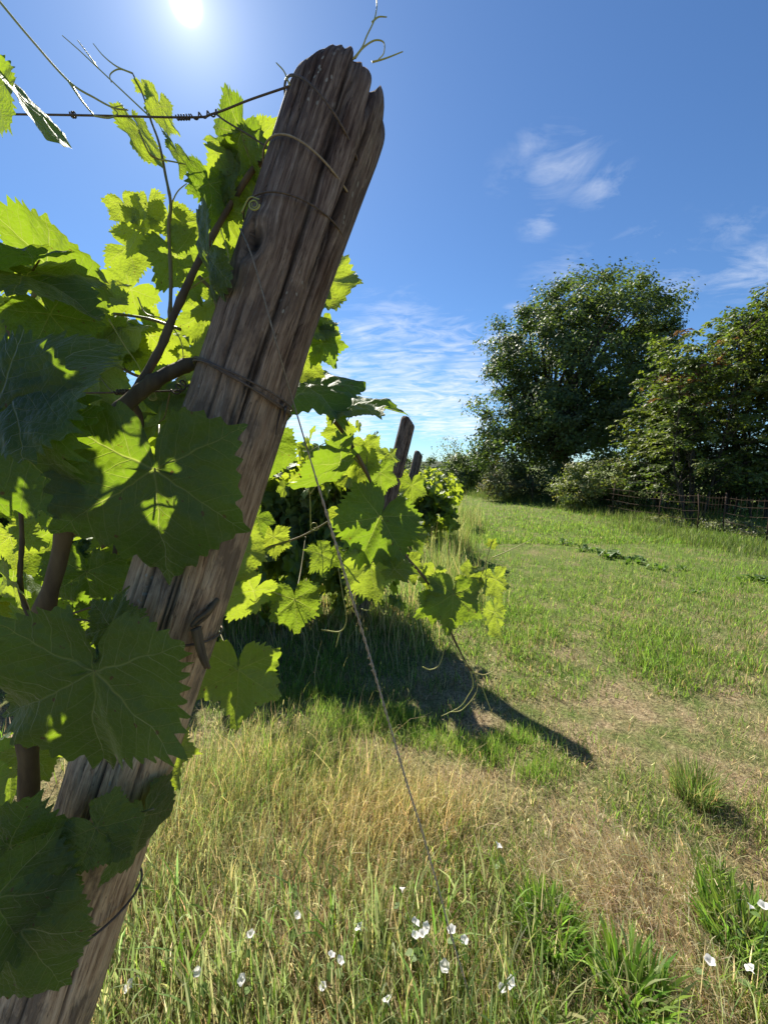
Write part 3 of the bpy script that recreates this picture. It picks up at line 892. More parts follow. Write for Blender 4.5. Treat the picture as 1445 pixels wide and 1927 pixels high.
# ------------------------------------------------------------------ vine leaves
def leaf_shape(na, rings, seed, cup=.12, ruff=.05, fold=.12, droop=.25, teeth=True, depth=1.0):
    """five-lobed toothed leaf: petiole at the origin, tip along -Y, length 1; depth scales the sinuses"""
    r_ = np.random.default_rng(seed)
    a = np.linspace(-PI, PI, na, endpoint=False) + PI / na
    key = np.radians([0, 27, 56, 86, 116, 140, 160, 171, 178, 180]); j = r_.uniform(.94, 1.06, (2, 10))
    depth = depth * r_.uniform(.85, 1.2); rv = np.array([1.0, 1 - .27 * depth, .90, 1 - .36 * depth, .76, .66, .55, .30, .07, .03])
    Rl = np.interp(np.abs(a), key, rv * j[0]) * (a < 0) + np.interp(np.abs(a), key, rv * j[1]) * (a >= 0)
    # soften the interpolation kinks
    k = max(3, na // 60) | 1
    ker = np.ones(k) / k
    Rs = np.convolve(np.concatenate([Rl[-k:], Rl, Rl[:k]]), ker, 'same')[k:-k]
    for c_ in (0, 56, -56, 116, -116):
        Rs = Rs + .09 * np.exp(-(np.degrees(a) - c_) ** 2 / 45)
    Rt = Rs.copy()
    if teeth:
        nt_ = int(r_.integers(34, 54)); tk = r_.uniform(.75, 1.3)
        ph = (a / (2 * PI) * nt_ + .3 * vn(np.stack([a * 3, a * 0 + seed, a * 0], -1)) + 100) % 1
        saw = np.where(ph < .62, ph / .62, (1 - ph) / .38)
        amp = .135 * tk * (.35 + 1.2 * r_.random(nt_ + 4))[np.floor(a / (2 * PI) * nt_ + nt_ / 2).astype(int) % nt_]
        Rt = Rs * (1 + amp * (saw - .45) * np.clip((PI - np.abs(a)) / .35, 0, 1))
    V = [np.zeros((1, 2))]
    for t in rings[:-1]:
        V.append(np.stack([np.sin(a) * Rs * t, -np.cos(a) * Rs * t], -1))
    V.append(np.stack([np.sin(a) * Rt, -np.cos(a) * Rt], -1))
    xy = np.concatenate(V); x, y = xy[:, 0], xy[:, 1]; r = np.hypot(x, y); th = np.arctan2(x, -y)
    tha = np.abs(th); near = np.minimum(np.minimum(tha, np.abs(tha - .96)), np.abs(tha - 2.03))
    z = .16 * r * np.minimum(near, .5) * (1 - .3 * r)
    z += -cup * r * r + ruff * r ** 2 * np.sin(th * 5 + r_.uniform(0, 6)) + ruff * .6 * r ** 3 * np.sin(th * 11 + r_.uniform(0, 6))
    z += .10 * ruff / .05 * vn(np.stack([x * 2.4, y * 2.4, x * 0 + seed * 3.1], -1), seed) * r
    z += .036 * vn(np.stack([x * 7, y * 7, x * 0 + seed], -1), seed + 2) * (r > .1)
    # fold along the midrib and droop of the tip
    fa = fold * np.pi / 2
    xn = x * math.cos(fa); z = z + np.abs(x) * math.sin(fa)
    yy = y.copy(); s = np.clip(-yy, 0, 2)
    zz = z - droop * s ** 2 * .8; yy = yy + np.where(y < 0, (droop ** 2) * s ** 3 * .5, 0)
    V3 = np.stack([xn, yy, zz], -1)
    F3 = np.array([[0, 1 + k, 1 + (k + 1) % na] for k in range(na - 1)])
    F4 = []
    for i in range(len(rings) - 1):
        o, o2 = 1 + i * na, 1 + (i + 1) * na
        k = np.arange(na - 1)
        F4.append(np.stack([o + k, o2 + k, o2 + k + 1, o + k + 1], -1))
    return V3, [F3, np.concatenate(F4)] if F4 else [F3], np.stack([x, y, x * 0], -1)


HRINGS = [.12, .25, .38, .52, .66, .8, .92, 1.0]


def hero_leaf(parent, px, py, z, L, roll, yaw=0, pitch=0, under=False, age=.6, seed=None, label=None, **shape):
    """one leaf of the near vine; pixel and depth of its petiole end, tip length in pixels"""
    hero_leaf.n += 1
    seed = seed or 100 + hero_leaf.n
    V, Fs, uv = leaf_shape(230, HRINGS, seed, **{**dict(cup=.10, ruff=.055, fold=.08, droop=.12), **shape})
    R = CAMR @ rot_z(math.radians(roll)) @ rot_x(math.radians(pitch)) @ rot_y(math.radians(yaw + (180 if under else 0)))
    pos = P(px, py, z); S = L * z / F
    me = new_mesh('leaf', V * S, [f for f in Fs], M['leaf'], True, {'leafuv': uv, 'age': np.full(len(V), age)})
    o = obj('leaf', me, parent)
    mw = Matrix([list(map(float, r)) for r in R]).to_4x4()
    o.rotation_euler = mw.to_euler(); o.location = Vector(pos) - parent.location
    if label: o['label'] = label
    return o


hero_leaf.n = 0


def limb(parent, name, l, r0, r1, m_, sides=8, n=8, knots=True):
    pts = pxline(l, n) if len(l[0]) == 3 else None
    k = np.linspace(0, 1, len(pts)); rad = r0 + (r1 - r0) * k
    if knots:
        rad = rad * (1 + .22 * np.maximum(0, np.sin(k * len(l) * 5.3)) ** 8) * (1 + .12 * vn(np.stack([k * 30, k * 0 + r0 * 999, k * 0], -1)))
    mb = MB(); mb.tube(pts, rad, sides)
    return obj(name, mb.mesh(name, M[m_], True, np.array(parent.location)), parent)


def curl(c, r, turns, z, a0=0, grow=.35, n=26):
    """spiral tendril end in pixels"""
    a = a0 + np.linspace(0, 2 * PI * turns, n); rr = r * (1 - (1 - grow) * np.linspace(0, 1, n))
    return [(c[0] + rr[i] * math.cos(a[i]), c[1] + rr[i] * math.sin(a[i]), z + .004 * i / n) for i in range(n)]


# petioles are short stalks from leaf to cane
def petiole(parent, a, b, r=.0011):
    p0, p1 = P(*a), P(*b); mid = (p0 + p1) / 2 + np.array([0, 0, -.012])
    pts = spline([p0, mid, p1], 7); mb = MB(); mb.tube(pts, r, 6)
    return obj('petiole', mb.mesh('petiole', M['shoot'], True, np.array(parent.location)), parent)


def leaf_cloud(mb, boxes, ang_tmpl):
    """many leaves placed in boxes of (px, py, depth); the real spot of each is a point in space"""
    for (x0, x1, y0, y1, z0, z1, n, s0, s1, ag0, ag1) in boxes:
        k = rng.integers(0, len(ang_tmpl), n)
        px, py, z = rng.uniform(x0, x1, n), rng.uniform(y0, y1, n), rng.uniform(z0, z1, n)
        for i in range(n):
            TV, TF, uv = ang_tmpl[k[i]]
            R = CAMR @ rot_z(rng.normal(0, .75)) @ rot_x(rng.normal(.25, .55)) @ rot_y(rng.normal(0, .65) + (PI if rng.random() < .5 else 0))
            S = rng.uniform(s0, s1)
            V = TV @ R.T * S + P(px[i], py[i], z[i])
            mb.add(V, TF, leafuv=uv, age=np.full(len(V), np.clip(rng.uniform(ag0, ag1), 0, 1)))


MID_T = [leaf_shape(110, [.3, .6, .85, 1.0], 40 + i, cup=.12, ruff=.07, fold=rng.uniform(.0, .3), droop=rng.uniform(.1, .35)) for i in range(8)]
LOW_T = [leaf_shape(26, [.55, 1.0], 60 + i, cup=.15, ruff=.05, fold=rng.uniform(.05, .3), droop=rng.uniform(.1, .4), teeth=False) for i in range(5)]

# ---- the vine on the left of the post
vA = thing('grapevine', p_base + np.array([-.22, .18, -p_base[2]]), 'near grapevine with large shaded leaves climbing left of the big post', 'grapevine', 'grapevines of the near row')
g_ = G(60, 1480)
limb(vA, 'trunk', [(35, 2050, .62), (50, 1750, .58), (55, 1450, .54), (48, 1330, .52), (70, 1195, .50), (110, 1060, .49), (135, 930, .485), (158, 855, .49)], .0125, .0085, 'cane', 10)
limb(vA, 'cane', [(158, 855, .49), (215, 785, .50), (280, 725, .51), (345, 690, .53), (372, 684, .55)], .0105, .0085, 'cane', 10)
limb(vA, 'cane', [(215, 780, .50), (255, 735, .51), (300, 660, .52), (325, 600, .53), (370, 500, .55), (420, 410, .56), (472, 325, .55), (500, 300, .55)], .006, .0035, 'cane')
limb(vA, 'cane', [(158, 855, .49), (120, 815, .50), (75, 785, .55), (0, 730, .54), (-80, 660, .54)], .005, .0035, 'cane')
limb(vA, 'cane', [(122, 1010, .49), (160, 990, .50), (185, 968, .55), (205, 950, .54)], .005, .0035, 'shoot')
limb(vA, 'cane', [(70, 1195, .6), (40, 1110, .6), (42, 1020, .6), (40, 960, .6)], .004, .003, 'cane')
limb(vA, 'cane', [(250, 760, .6), (265, 790, .61), (255, 850, .61), (215, 1050, .6), (205, 1160, .6)], .0055, .003, 'cane')
limb(vA, 'cane', [(320, 610, .575), (322, 520, .57), (318, 430, .565), (322, 385, .56), (312, 330, .56), (300, 270, .555), (285, 228, .555), (270, 180, .55), (250, 138, .55)], .0028, .001, 'shoot')
limb(vA, 'cane', [(375, 520, .57), (405, 560, .58), (410, 640, .59), (400, 700, .59)], .0028, .0018, 'shoot')
limb(vA, 'cane', [(0, 580, .56), (28, 640, .56)], .0045, .004, 'cane')
limb(vA, 'cane', [(170, 640, .62), (235, 695, .61), (272, 712, .6)], .0025, .0022, 'cane')
limb(vA, 'cane', [(340, 620, .6), (280, 600, .61), (215, 590, .62)], .0024, .002, 'shoot')
limb(vA, 'cane', [(68, 530, .7), (64, 560, .7)], .004, .004, 'shoot')
for l in ([(0, 3, .5), (60, 75, .5), (130, 153, .5), (180, 185, .502), (215, 203, .505), (242, 207, .51)], [(130, 153, .5), (155, 190, .505), (178, 218, .51)]):
    limb(vA, 'tendril', l, .0016, .0009, 'tendril', 7, 8, False)
for l in ([(285, 222, .553), (235, 175, .55), (185, 128, .55), (150, 95, .55), (118, 67, .55)], [(185, 128, .55), (165, 100, .55), (147, 76, .55)], [(250, 138, .55), (220, 125, .55), (195, 105, .55), (176, 82, .55)],
          [(250, 138, .55), (225, 130, .55), (208, 140, .55), (210, 155, .55)], [(178, 218, .51), (205, 222, .508), (222, 214, .508), (215, 203, .508), (232, 198, .508)],
          [(545, 160, .46), (535, 135, .46), (520, 118, .46)], [(664, 112, .47), (681, 90, .47), (690, 68, .47), (705, 35, .47), (709, 0, .47), (700, -30, .47)], [(668, 110, .47), (683, 90, .47), (705, 76, .47), (722, 80, .47), (722, 100, .47), (712, 112, .47)],
          [(700, 117, .47), (725, 110, .47), (758, 97, .47)], [(700, 42, .47), (712, 32, .47), (728, 32, .47)], curl((478, 385), 11, 1.6, .45, 0), [(455, 400, .46), (470, 372, .455), (488, 375, .45)],
          [(320, 610, .58), (340, 560, .56), (395, 520, .555), (425, 515, .55), (430, 480, .55), (415, 430, .55)], [(260, 560, .55), (275, 590, .54), (310, 602, .54), (340, 640, .53), (345, 690, .53), (335, 715, .53)],
          curl((340, 716), 10, 1.5, .53, -1.2), [(205, 600, .6), (235, 650, .6), (262, 690, .6), (270, 720, .6)], curl((288, 745), 9, 1.8, .54, .3), [(300, 300, .55), (330, 305, .55), (360, 312, .55), (380, 318, .55)], [(262, 250, .55), (280, 285, .555), (300, 300, .556)],
          [(322, 385, .56), (335, 360, .555), (352, 345, .55)]):
    limb(vA, 'tendril', l, .0011, .0006, 'tendril', 6, 6, False)

HA = [  # px, py, depth, tip length, roll, yaw, pitch, underside seen, age, shape
    (292, 882, .40, 215, -2, 4, 8, False, .95, dict(depth=.45, cup=.06)),
    (180, 1262, .385, 228, -8, 0, 6, False, .9, dict(depth=.5, cup=.05)),
    (28, 748, .37, 195, 146, 20, 10, False, 1.0, dict(depth=.3, cup=.2)),
    (-12, 778, .37, 215, 33, -5, 0, False, 1.0, dict(depth=.4)),
    (88, 500, .52, 142, 78, -58, 0, True, .85, dict(depth=.4, fold=.06, cup=.1)),
    (50, 520, .45, 150, 74, 52, 0, False, 1.0, dict(depth=.5)),
    (95, 590, .47, 105, 30, 20, 20, False, .95, dict(depth=.6)),
    (62, 484, .44, 118, -78, -62, 0, False, .7, dict(depth=.5)),
    (392, 478, .46, 118, -82, 10, 55, False, .95, dict(depth=.4, cup=.3)),
    (-22, 165, .42, 95, 30, -25, 10, True, .75, dict(depth=.5)),
    (22, 165, .41, 125, 40, 86, 0, False, .6, dict(depth=.2, ruff=.0, cup=.02, teeth=False)),
    (262, 245, .555, 90, 18, 72, 10, True, .35, dict(depth=.7)),
    (303, 200, .555, 70, 2, 74, 0, True, .2, dict(depth=.7)),
    (333, 285, .55, 66, 22, 74, 0, False, .7, {}),
    (268, 160, .55, 30, 20, 30, 0, True, .1, {}),
    (445, 245, .54, 58, 172, 15, 20, True, .25, dict(depth=.6)),
    (455, 250, .53, 95, -62, 12, 48, False, .9, dict(depth=.7)),
    (480, 265, .56, 95, 8, -10, 10, True, .25, {}),
    (440, 325, .565, 105, -20, 15, 0, True, .35, {}),
    (420, 390, .57, 95, 12, -30, 10, False, .5, {}),
    (395, 345, .55, 90, 8, 55, 10, False, .95, dict(depth=.5)),
    (235, 385, .6, 62, 25, 20, -10, True, .15, dict(depth=.7)),
    (278, 388, .6, 72, -5, -15, -10, True, .1, dict(depth=.7)),
    (262, 430, .6, 75, -30, 10, 0, True, .2, {}),
    (318, 405, .6, 66, 5, 30, 0, True, .2, dict(depth=.7)),
    (345, 420, .59, 70, 60, 10, 0, True, .3, {}),
    (240, 465, .61, 90, 70, 0, 0, True, .4, {}),
    (330, 480, .58, 110, 20, 10, 20, True, .6, {}),
    (20, 500, .6, 82, -12, 10, 0, True, .15, dict(depth=.6)),
    (95, 545, .58, 105, -20, -15, 10, True, .3, {}),
    (30, 600, .56, 95, 30, 20, 0, True, .55, {}),
    (190, 640, .64, 105, 14, 10, 5, True, .3, {}),
    (255, 665, .66, 62, 30, 20, 0, True, .35, {}),
    (185, 705, .62, 118, -6, -10, 5, True, .4, {}),
    (300, 795, .62, 118, 176, 5, 0, True, .3, dict(depth=.5)),
    (330, 760, .64, 105, 10, 10, 0, True, .3, {}),
    (385, 590, .66, 100, -10, 10, 0, True, .35, {}),
    (360, 660, .7, 90, 15, -20, 0, True, .3, {}),
    (165, 1075, .56, 128, -4, 10, 10, False, .95, dict(depth=.4)),
    (18, 1010, .62, 92, 4, 15, 0, True, .2, {}),
    (20, 1095, .6, 88, -60, 0, 20, True, .35, {}),
    (225, 1010, .6, 92, 50, 10, 10, True, .4, {}),
    (18, 1592, .40, 116, 102, 6, 5, False, 1.0, dict(depth=.5)),
    (182, 1556, .42, 98, 36, 20, 5, False, .9, dict(depth=.5)),
    (272, 1535, .47, 112, -2, 80, 5, False, 1.0, dict(depth=.4, cup=.2)),
    (40, 1748, .39, 165, 24, 12, 5, False, .95, dict(depth=.4)),
    (-10, 1690, .37, 175, 10, 40, 10, False, 1.0, dict(depth=.4)),
    (314, 1422, .56, 92, 2, 46, 0, True, .35, {}),
    (60, 1420, .58, 95, 10, 15, 10, True, .3, {}),
    (210, 1180, .41, 80, 170, 10, 10, False, .9, {}),
]
for h in HA:
    px, py, z, L, roll, yaw, pitch, un, age, sh = h
    pitch += 18 if un and z > .53 else 0
    L *= .70 if z > .53 else .86 if L < 190 else .97
    hero_leaf(vA, px, py, z, L, roll, yaw, pitch, un, age, **sh)
for a, b in (((292, 882, .40), (300, 800, .5)), ((180, 1262, .385), (195, 1190, .5)), ((75, 490, .45), (20, 520, .5)), ((28, 748, .37), (110, 790, .55)), ((262, 245, .555), (300, 300, .556)), ((392, 478, .46), (400, 450, .56)),
             ((182, 1556, .42), (70, 1650, .6)), ((290, 1522, .44), (60, 1560, .6)), ((40, 1742, .39), (120, 1590, .6)), ((165, 1075, .56), (125, 1060, .58)), ((300, 795, .62), (320, 740, .58)), ((185, 705, .62), (240, 740, .57)), ((455, 250, .53), (480, 300, .55))):
    petiole(vA, a, b)
mb = MB()
leaf_cloud(mb, [(0, 420, 600, 900, .62, 1.0, 44, .05, .085, .15, .6), (300, 480, 400, 560, .58, .75, 14, .04, .07, .1, .5), (0, 260, 500, 640, .6, .8, 16, .045, .075, .1, .5), (0, 300, 900, 1180, .62, .95, 30, .05, .085, .2, .8),
                (0, 150, 1180, 1430, .62, .85, 9, .07, .1, .2, .8), (410, 500, 260, 420, .56, .65, 8, .03, .06, .1, .5), (-300, 0, 500, 1300, .6, .9, 34, .06, .09, .2, .9), (0, 100, 1480, 1927, .5, .65, 10, .08, .11, .7, 1)], MID_T)
kind(obj('foliage', mb.mesh('foliage', M['leaf'], True, np.array(vA.location)), vA), 'stuff')

# ---- the cane that comes round behind the post and droops on its right
vB = thing('grapevine', np.array([-.35, .95, 0.0]), 'grapevine behind the big post with one leafy cane drooping right', 'grapevine', 'grapevines of the near row')
limb(vB, 'trunk', [(60, 2050, 1.0), (180, 1560, .98), (300, 1180, .96), (390, 900, .93), (450, 760, .9), (520, 690, .88)], .016, .007, 'cane', 8)
limb(vB, 'cane', [(520, 690, .88), (560, 715, .88), (610, 770, .88), (650, 820, .88), (690, 890, .9), (718, 960, .9), (755, 1035, .91), (800, 1090, .92), (830, 1150, .92), (860, 1215, .93), (885, 1262, .93)], .0058, .0018, 'cane')
limb(vB, 'cane', [(545, 690, .88), (565, 640, .88), (590, 560, .87), (605, 500, .87)], .003, .0015, 'shoot')
limb(vB, 'cane', [(690, 890, .9), (665, 860, .9), (640, 830, .9)], .002, .0015, 'shoot')
limb(vB, 'cane', [(400, 1050, 1.0), (450, 1042, .97), (520, 1025, .95), (570, 1008, .94), (620, 980, .93), (655, 955, .92)], .0028, .0018, 'shoot')
limb(vB, 'cane', [(620, 980, .93), (655, 1025, .93)], .0016, .0012, 'shoot')
limb(vB, 'cane', [(800, 1090, .92), (840, 1105, .93), (880, 1120, .93), (900, 1115, .93)], .0018, .0013, 'shoot')
limb(vB, 'cane', [(895, 1110, .95), (910, 1070, .95), (925, 1020, .95)], .0016, .001, 'shoot')
for l in ([(885, 1262, .93), (890, 1290, .93), (880, 1310, .93), (865, 1330, .93), (830, 1348, .93)], [(840, 1195, .925), (870, 1240, .92), (892, 1265, .92), (897, 1300, .92), (870, 1335, .92), (845, 1340, .92)],
          [(892, 1265, .92), (910, 1270, .92), (930, 1262, .92)], [(795, 1255, .92), (810, 1260, .92), (828, 1248, .92), (840, 1200, .92)], [(605, 1185, .8), (640, 1188, .8), (652, 1165, .8), (645, 1120, .8), (637, 1070, .8)], [(640, 1188, .8), (632, 1218, .8)],
          [(925, 1050, .95), (960, 1035, .95), (1003, 1014, .95)], [(585, 1000, .94), (583, 930, .93), (575, 920, .93)], [(583, 930, .93), (595, 915, .93)], [(680, 1146, .85), (692, 1148, .85), (705, 1135, .85)], [(712, 1140, .85), (722, 1156, .85), (728, 1150, .85)],
          [(620, 830, .9), (590, 845, .9), (580, 855, .9)], [(530, 1120, .75), (480, 1100, .76), (465, 1080, .76)], curl((592, 990), 9, 1.3, .93, .5), [(925, 1340, .93), (905, 1290, .93), (880, 1240, .93)]):
    limb(vB, 'tendril', l, .0014, .0008, 'tendril', 6, 6, False)
HB = [
    (578, 728, .84, 150, 52, 40, -30, False, .95, dict(depth=.9, cup=.15)),
    (664, 764, .86, 128, 98, 60, 0, False, .9, dict(depth=.8, cup=.15)),
    (640, 868, .85, 120, -44, 79, 0, False, .9, dict(depth=.3, cup=.3)),
    (515, 1010, .95, 52, 4, 0, 0, True, .05, dict(depth=.8)),
    (716, 972, .87, 128, -24, 6, -8, False, .95, dict(depth=.6)),
    (640, 966, .92, 38, 10, 20, 0, True, .0, {}),
    (555, 1128, .76, 80, 8, 12, -14, False, .75, dict(depth=.9)),
    (853, 1118, .92, 92, -6, 10, -15, False, .75, dict(depth=.9)),
    (448, 1260, .62, 132, -3, 2, 6, True, .6, dict(depth=.7)),
    (432, 1025, .70, 100, 12, 34, 0, True, .3, dict(depth=.4)),
    (932, 1090, .95, 55, 10, 30, 0, True, .2, {}),
    (930, 1152, .95, 66, 8, 48, 0, True, .3, dict(depth=.6)),
    (697, 1062, .88, 86, 6, 25, 0, True, .35, dict(depth=.5)),
    (742, 1070, .88, 60, 86, 52, 0, False, .8, {}),
    (478, 1112, .72, 88, -46, 52, 0, True, .25, dict(depth=.6)),
    (502, 832, .8, 84, 4, 20, 0, False, .85, dict(depth=.4)),
    (484, 972, .9, 60, -30, 30, -40, False, .8, {}),
    (602, 1042, .85, 58, 18, 58, 0, False, .6, {}),
    (608, 528, .86, 92, 80, 10, 0, True, .2, dict(depth=.5)),
    (596, 612, .86, 60, 60, 30, 0, True, .3, {}),
    (606, 645, .86, 66, 30, 10, 10, False, .85, {}),
    (575, 675, .86, 66, -10, 10, 0, True, .25, {}),
    (595, 560, .88, 50, 50, 40, 0, True, .3, {}),
    (675, 862, .95, 62, 6, -10, 0, True, .2, dict(depth=.6)),
    (690, 842, .97, 60, 15, 20, 0, True, .3, {}),
    (715, 890, .97, 60, 10, 30, 0, False, .8, {}),
    (640, 810, .95, 55, -20, 20, 0, True, .2, {}),
    (765, 1000, .95, 62, 40, 30, -30, False, .7, {}),
    (770, 1060, .95, 50, 10, 20, 0, True, .3, {}),
    (620, 1040, .95, 52, -10, 20, -30, False, .8, {}),
    (815, 1080, .95, 46, -20, 30, 0, True, .2, {}),
    (880, 1085, .95, 50, 60, 20, 0, True, .25, {}),
    (815, 1130, .93, 62, -50, 20, -40, False, .8, {}),
    (925, 1025, .95, 18, 150, 10, 0, True, .0, {}),
]
for h in HB:
    px, py, z, L, roll, yaw, pitch, un, age, sh = h
    L *= .76
    hero_leaf(vB, px, py, z, L, roll, yaw, pitch, un, age, **sh)
for a, b in (((578, 728, .84), (600, 760, .88)), ((664, 764, .86), (640, 808, .88)), ((716, 972, .87), (712, 945, .9)), ((448, 1260, .62), (400, 1150, 1.0)), ((853, 1118, .92), (805, 1092, .92)), ((555, 1128, .76), (575, 1010, .94)), ((675, 862, .95), (690, 890, .9)), ((690, 842, .97), (690, 885, .9)), ((697, 1062, .88), (735, 1000, .9))):
    petiole(vB, a, b)
mb = MB()
leaf_cloud(mb, [(640, 780, 850, 930, 1.0, 1.3, 6, .04, .06, .1, .5), (570, 625, 500, 700, .85, 1.0, 5, .03, .05, .1, .5)], MID_T)
kind(obj('foliage', mb.mesh('foliage', M['leaf'], True, np.array(vB.location)), vB), 'stuff')


# ---- vines of the rows behind
def far_vine_meshes(seed, nleaf, size, tmpl, length=1.0, m_='leaf_simple', zt=1.62):
    r = np.random.default_rng(seed)
    mb = MB()
    # shoots spread from a cordon; leaves along the shoots
    per = 13; ns = nleaf // per
    x0 = r.uniform(-length * .55, length * .55, ns)
    ang = r.normal(0, .45, ns); fo = r.normal(0, .6, ns)
    h = r.uniform(.35, .85, ns) * (r.random(ns) < .82) + r.uniform(-.5, -.1, ns) * 0
    drop = r.random(ns) < .52
    pos = []; age = []
    for i in range(ns):
        t = np.sort(r.uniform(.05, 1, per))
        if drop[i]:
            p = np.stack([x0[i] + .25 * np.sin(ang[i]) * t, np.sin(fo[i] * 2) * .5 * t, .92 + .22 * t - 1.05 * t ** 1.5 * r.uniform(.4, 1)], -1)
        else:
            top = r.uniform(.45, .72) + (.25 if r.random() < .12 else 0)
            p = np.stack([x0[i] + .35 * np.sin(ang[i]) * t, np.sin(fo[i]) * .38 * t, .85 + top * t], -1)
        p += r.normal(0, .055, p.shape)
        pos.append(p); age.append(np.clip(.85 - .75 * t + r.normal(0, .15, per) - .1 * (p[:, 2] > 1.3), 0, 1))
    pos = np.concatenate(pos); age = np.concatenate(age); m = len(pos)
    az = r.uniform(0, 2 * PI, m)
    out = np.stack([np.cos(az), np.sin(az), np.zeros(m)], -1)
    nrm = norm(out * r.uniform(.2, 1.0, (m, 1)) + np.array([0, 0, 1]) * r.uniform(-.1, 1.0, (m, 1)) + r.normal(0, .25, (m, 3)))
    tip = norm(out * .7 + np.array([0, 0, -1.0]) + r.normal(0, .35, (m, 3)))
    R = frames(nrm, tip); k = r.integers(0, len(tmpl), m); S = size * r.uniform(.55, 1.15, m)
    for q in range(len(tmpl)):
        w = k == q
        if w.any():
            TV, TF, uv = tmpl[q]
            scatter(TV, TF, R[w], pos[w], S[w], mb, {'leafuv': uv}, age=age[w])
    fol = mb.mesh('foliage', M[m_])
    tb = MB()
    tb.tube(spline([(0, 0, -.05), (.02, .01, .3), (-.03, 0, .6), (.02, 0, .85)], 5), np.linspace(.03, .02, 16), 8)
    tr = tb.mesh('trunk', M['cane'])
    cb = MB()
    for s in (-1, 1):
        cb.tube(spline([(0, 0, .84), (s * .18, .02, .90), (s * length * .5, 0, .86)], 5), np.linspace(.018, .011, 11), 7)
    for i in range(12):
        xx = r.uniform(-.5, .5) * length
        cb.tube(spline([(xx, 0, .87), (xx + r.normal(0, .08), r.normal(0, .1), 1.2), (xx + r.normal(0, .15), r.normal(0, .2), 1.5)], 4), np.linspace(.006, .002, 9), 5)
    # loose tendrils and shoot tips above the top
    for i in range(9):
        xx = r.uniform(-.5, .5) * length; a = r.normal(0, .2)
        cb.tube(spline([(xx, r.normal(0, .1), 1.35), (xx + a * .5, 0, 1.55), (xx + a, r.normal(0, .08), r.uniform(1.6, 1.8))], 4), np.linspace(.003, .001, 9), 4)
    return fol, tr, cb.mesh('cane', M['cane'])


near_sets = [far_vine_meshes(200 + i, 1750, .108, [leaf_shape(60, [.5, 1.0], 300 + i * 4 + j, cup=.14, ruff=.06, fold=.15, droop=.25) for j in range(4)], 1.0, 'leaf_simple') for i in range(3)]
far_sets = [far_vine_meshes(230 + i, 780, .125, LOW_T, 1.1, 'leaf_simple') for i in range(2)]
ORD = ['first', 'second', 'third', 'fourth', 'fifth', 'sixth', 'seventh', 'eighth', 'ninth', 'tenth']
for rk, count in ((1, 6), (2, 7), (3, 8), (4, 8)):
    for i in range(count):
        x = ROWS[rk][0] + (-.40 if rk == 1 else .0) - i * (.92 if rk == 1 else 1.05)
        y = row_y(x, rk) + rng.normal(0, .05)
        fol, tr, cn = (near_sets[(i * 2 + rk) % 3] if rk == 1 else far_sets[(i + rk) % 2])
        if i == 0: lab = 'leafy grapevine at the lane end of the %s row back' % ORD[rk]
        else: lab = '%s grapevine from the lane in the %s vine row' % (ORD[i], ORD[rk])
        v = thing('grapevine', (x, y, float(gz(np.array([x]), np.array([y]))[0])), lab, 'grapevine', 'grapevines of the rows behind')
        v.rotation_euler = (0, 0, (0 if (i % 2) else PI) + rng.normal(0, .08)); s = (1.0 if rk == 1 else .97) * rng.uniform(.95, 1.03)
        v.scale = (1, 1, s * (.82 if rk > 1 and i < 2 else .94))
        v.scale[0] = .74 if i == 0 and rk == 1 else 1
        obj('foliage', fol, v); obj('trunk', tr, v); obj('cane', cn, v)

# wires of the second row
for k, (zz, lab) in enumerate(((1.52, 'thin trellis wire over the top of the second vine row'), (.95, 'thin trellis wire through the middle of the second vine row'))):
    A = np.array([.12 if k == 0 else -.02, 3.38, zz]); B = np.array([-6, 3.95, zz])
    mb = MB(); mb.tube(np.stack([A + (B - A) * t + np.array([0, 0, -.05 * math.sin(PI * t)]) for t in np.linspace(0, 1, 12)]), .0016, 5)
    tag(obj('trellis_wire', mb.mesh('trellis_wire', W, True, A), None, A), lab, 'wire', 'wires of the second row')


# ------------------------------------------------------------------ trees
LEAF4 = (np.array([[0, 0, 0], [.30, -.45, .06], [0, -1, -.10], [-.30, -.45, .06]], float), [np.array([[0, 3, 2, 1]])])
LEAF6 = (np.array([[0, 0, 0], [.22, -.25, .05], [.27, -.55, .05], [0, -1, -.12], [-.27, -.55, .05], [-.22, -.25, .05]], float), [np.array([[0, 5, 4, 3, 2, 1]])])


def clump_crown(blobs, centre, nclump, per, cr, size, pal, seed, shell=.55, tmpl=LEAF6, upward=.5, lean=0):
    r = np.random.default_rng(seed); mb = MB()
    vol = np.array([b[1][0] * b[1][1] * b[1][2] for b in blobs]) ** .7; vol = vol / vol.sum()
    cs = []
    for b, f in zip(blobs, vol):
        m = max(3, int(nclump * f)); d = norm(r.normal(0, 1, (m, 3)))
        q = (shell + (1.04 - shell) * r.random(m) ** .6)[:, None]
        c = np.asarray(b[0]) + d * np.asarray(b[1]) * q * (1 + .12 * vn(d * 2.5 + seed, seed)[:, None])
        cs.append(c)
    cs = np.concatenate(cs); m = len(cs)
    k = np.repeat(np.arange(m), per); n = len(k)
    rad = cr * r.uniform(.55, 1.35, m)
    off = np.clip(r.normal(0, 1, (n, 3)), -1.7, 1.7) * np.array([1, 1, .62]) * rad[k][:, None] * .62
    pos = cs[k] + off
    out = norm(pos - np.asarray(centre)) * .6 + norm(off) * .6
    nrm = norm(out + np.array([0, 0, upward]) + r.normal(0, .55, (n, 3)))
    tip = norm(out + r.normal(0, .8, (n, 3)) + np.array([0, 0, -.2]))
    R = frames(nrm, tip)
    base = np.asarray(pal, float)[r.integers(0, len(pal), m)]
    tint = np.clip(base[k] * (1 + r.normal(0, .18, (n, 1))), .005, .5)
    scatter(tmpl[0], tmpl[1], R, pos, size * r.uniform(.6, 1.25, n), mb, tint=tint)
    return mb, cs


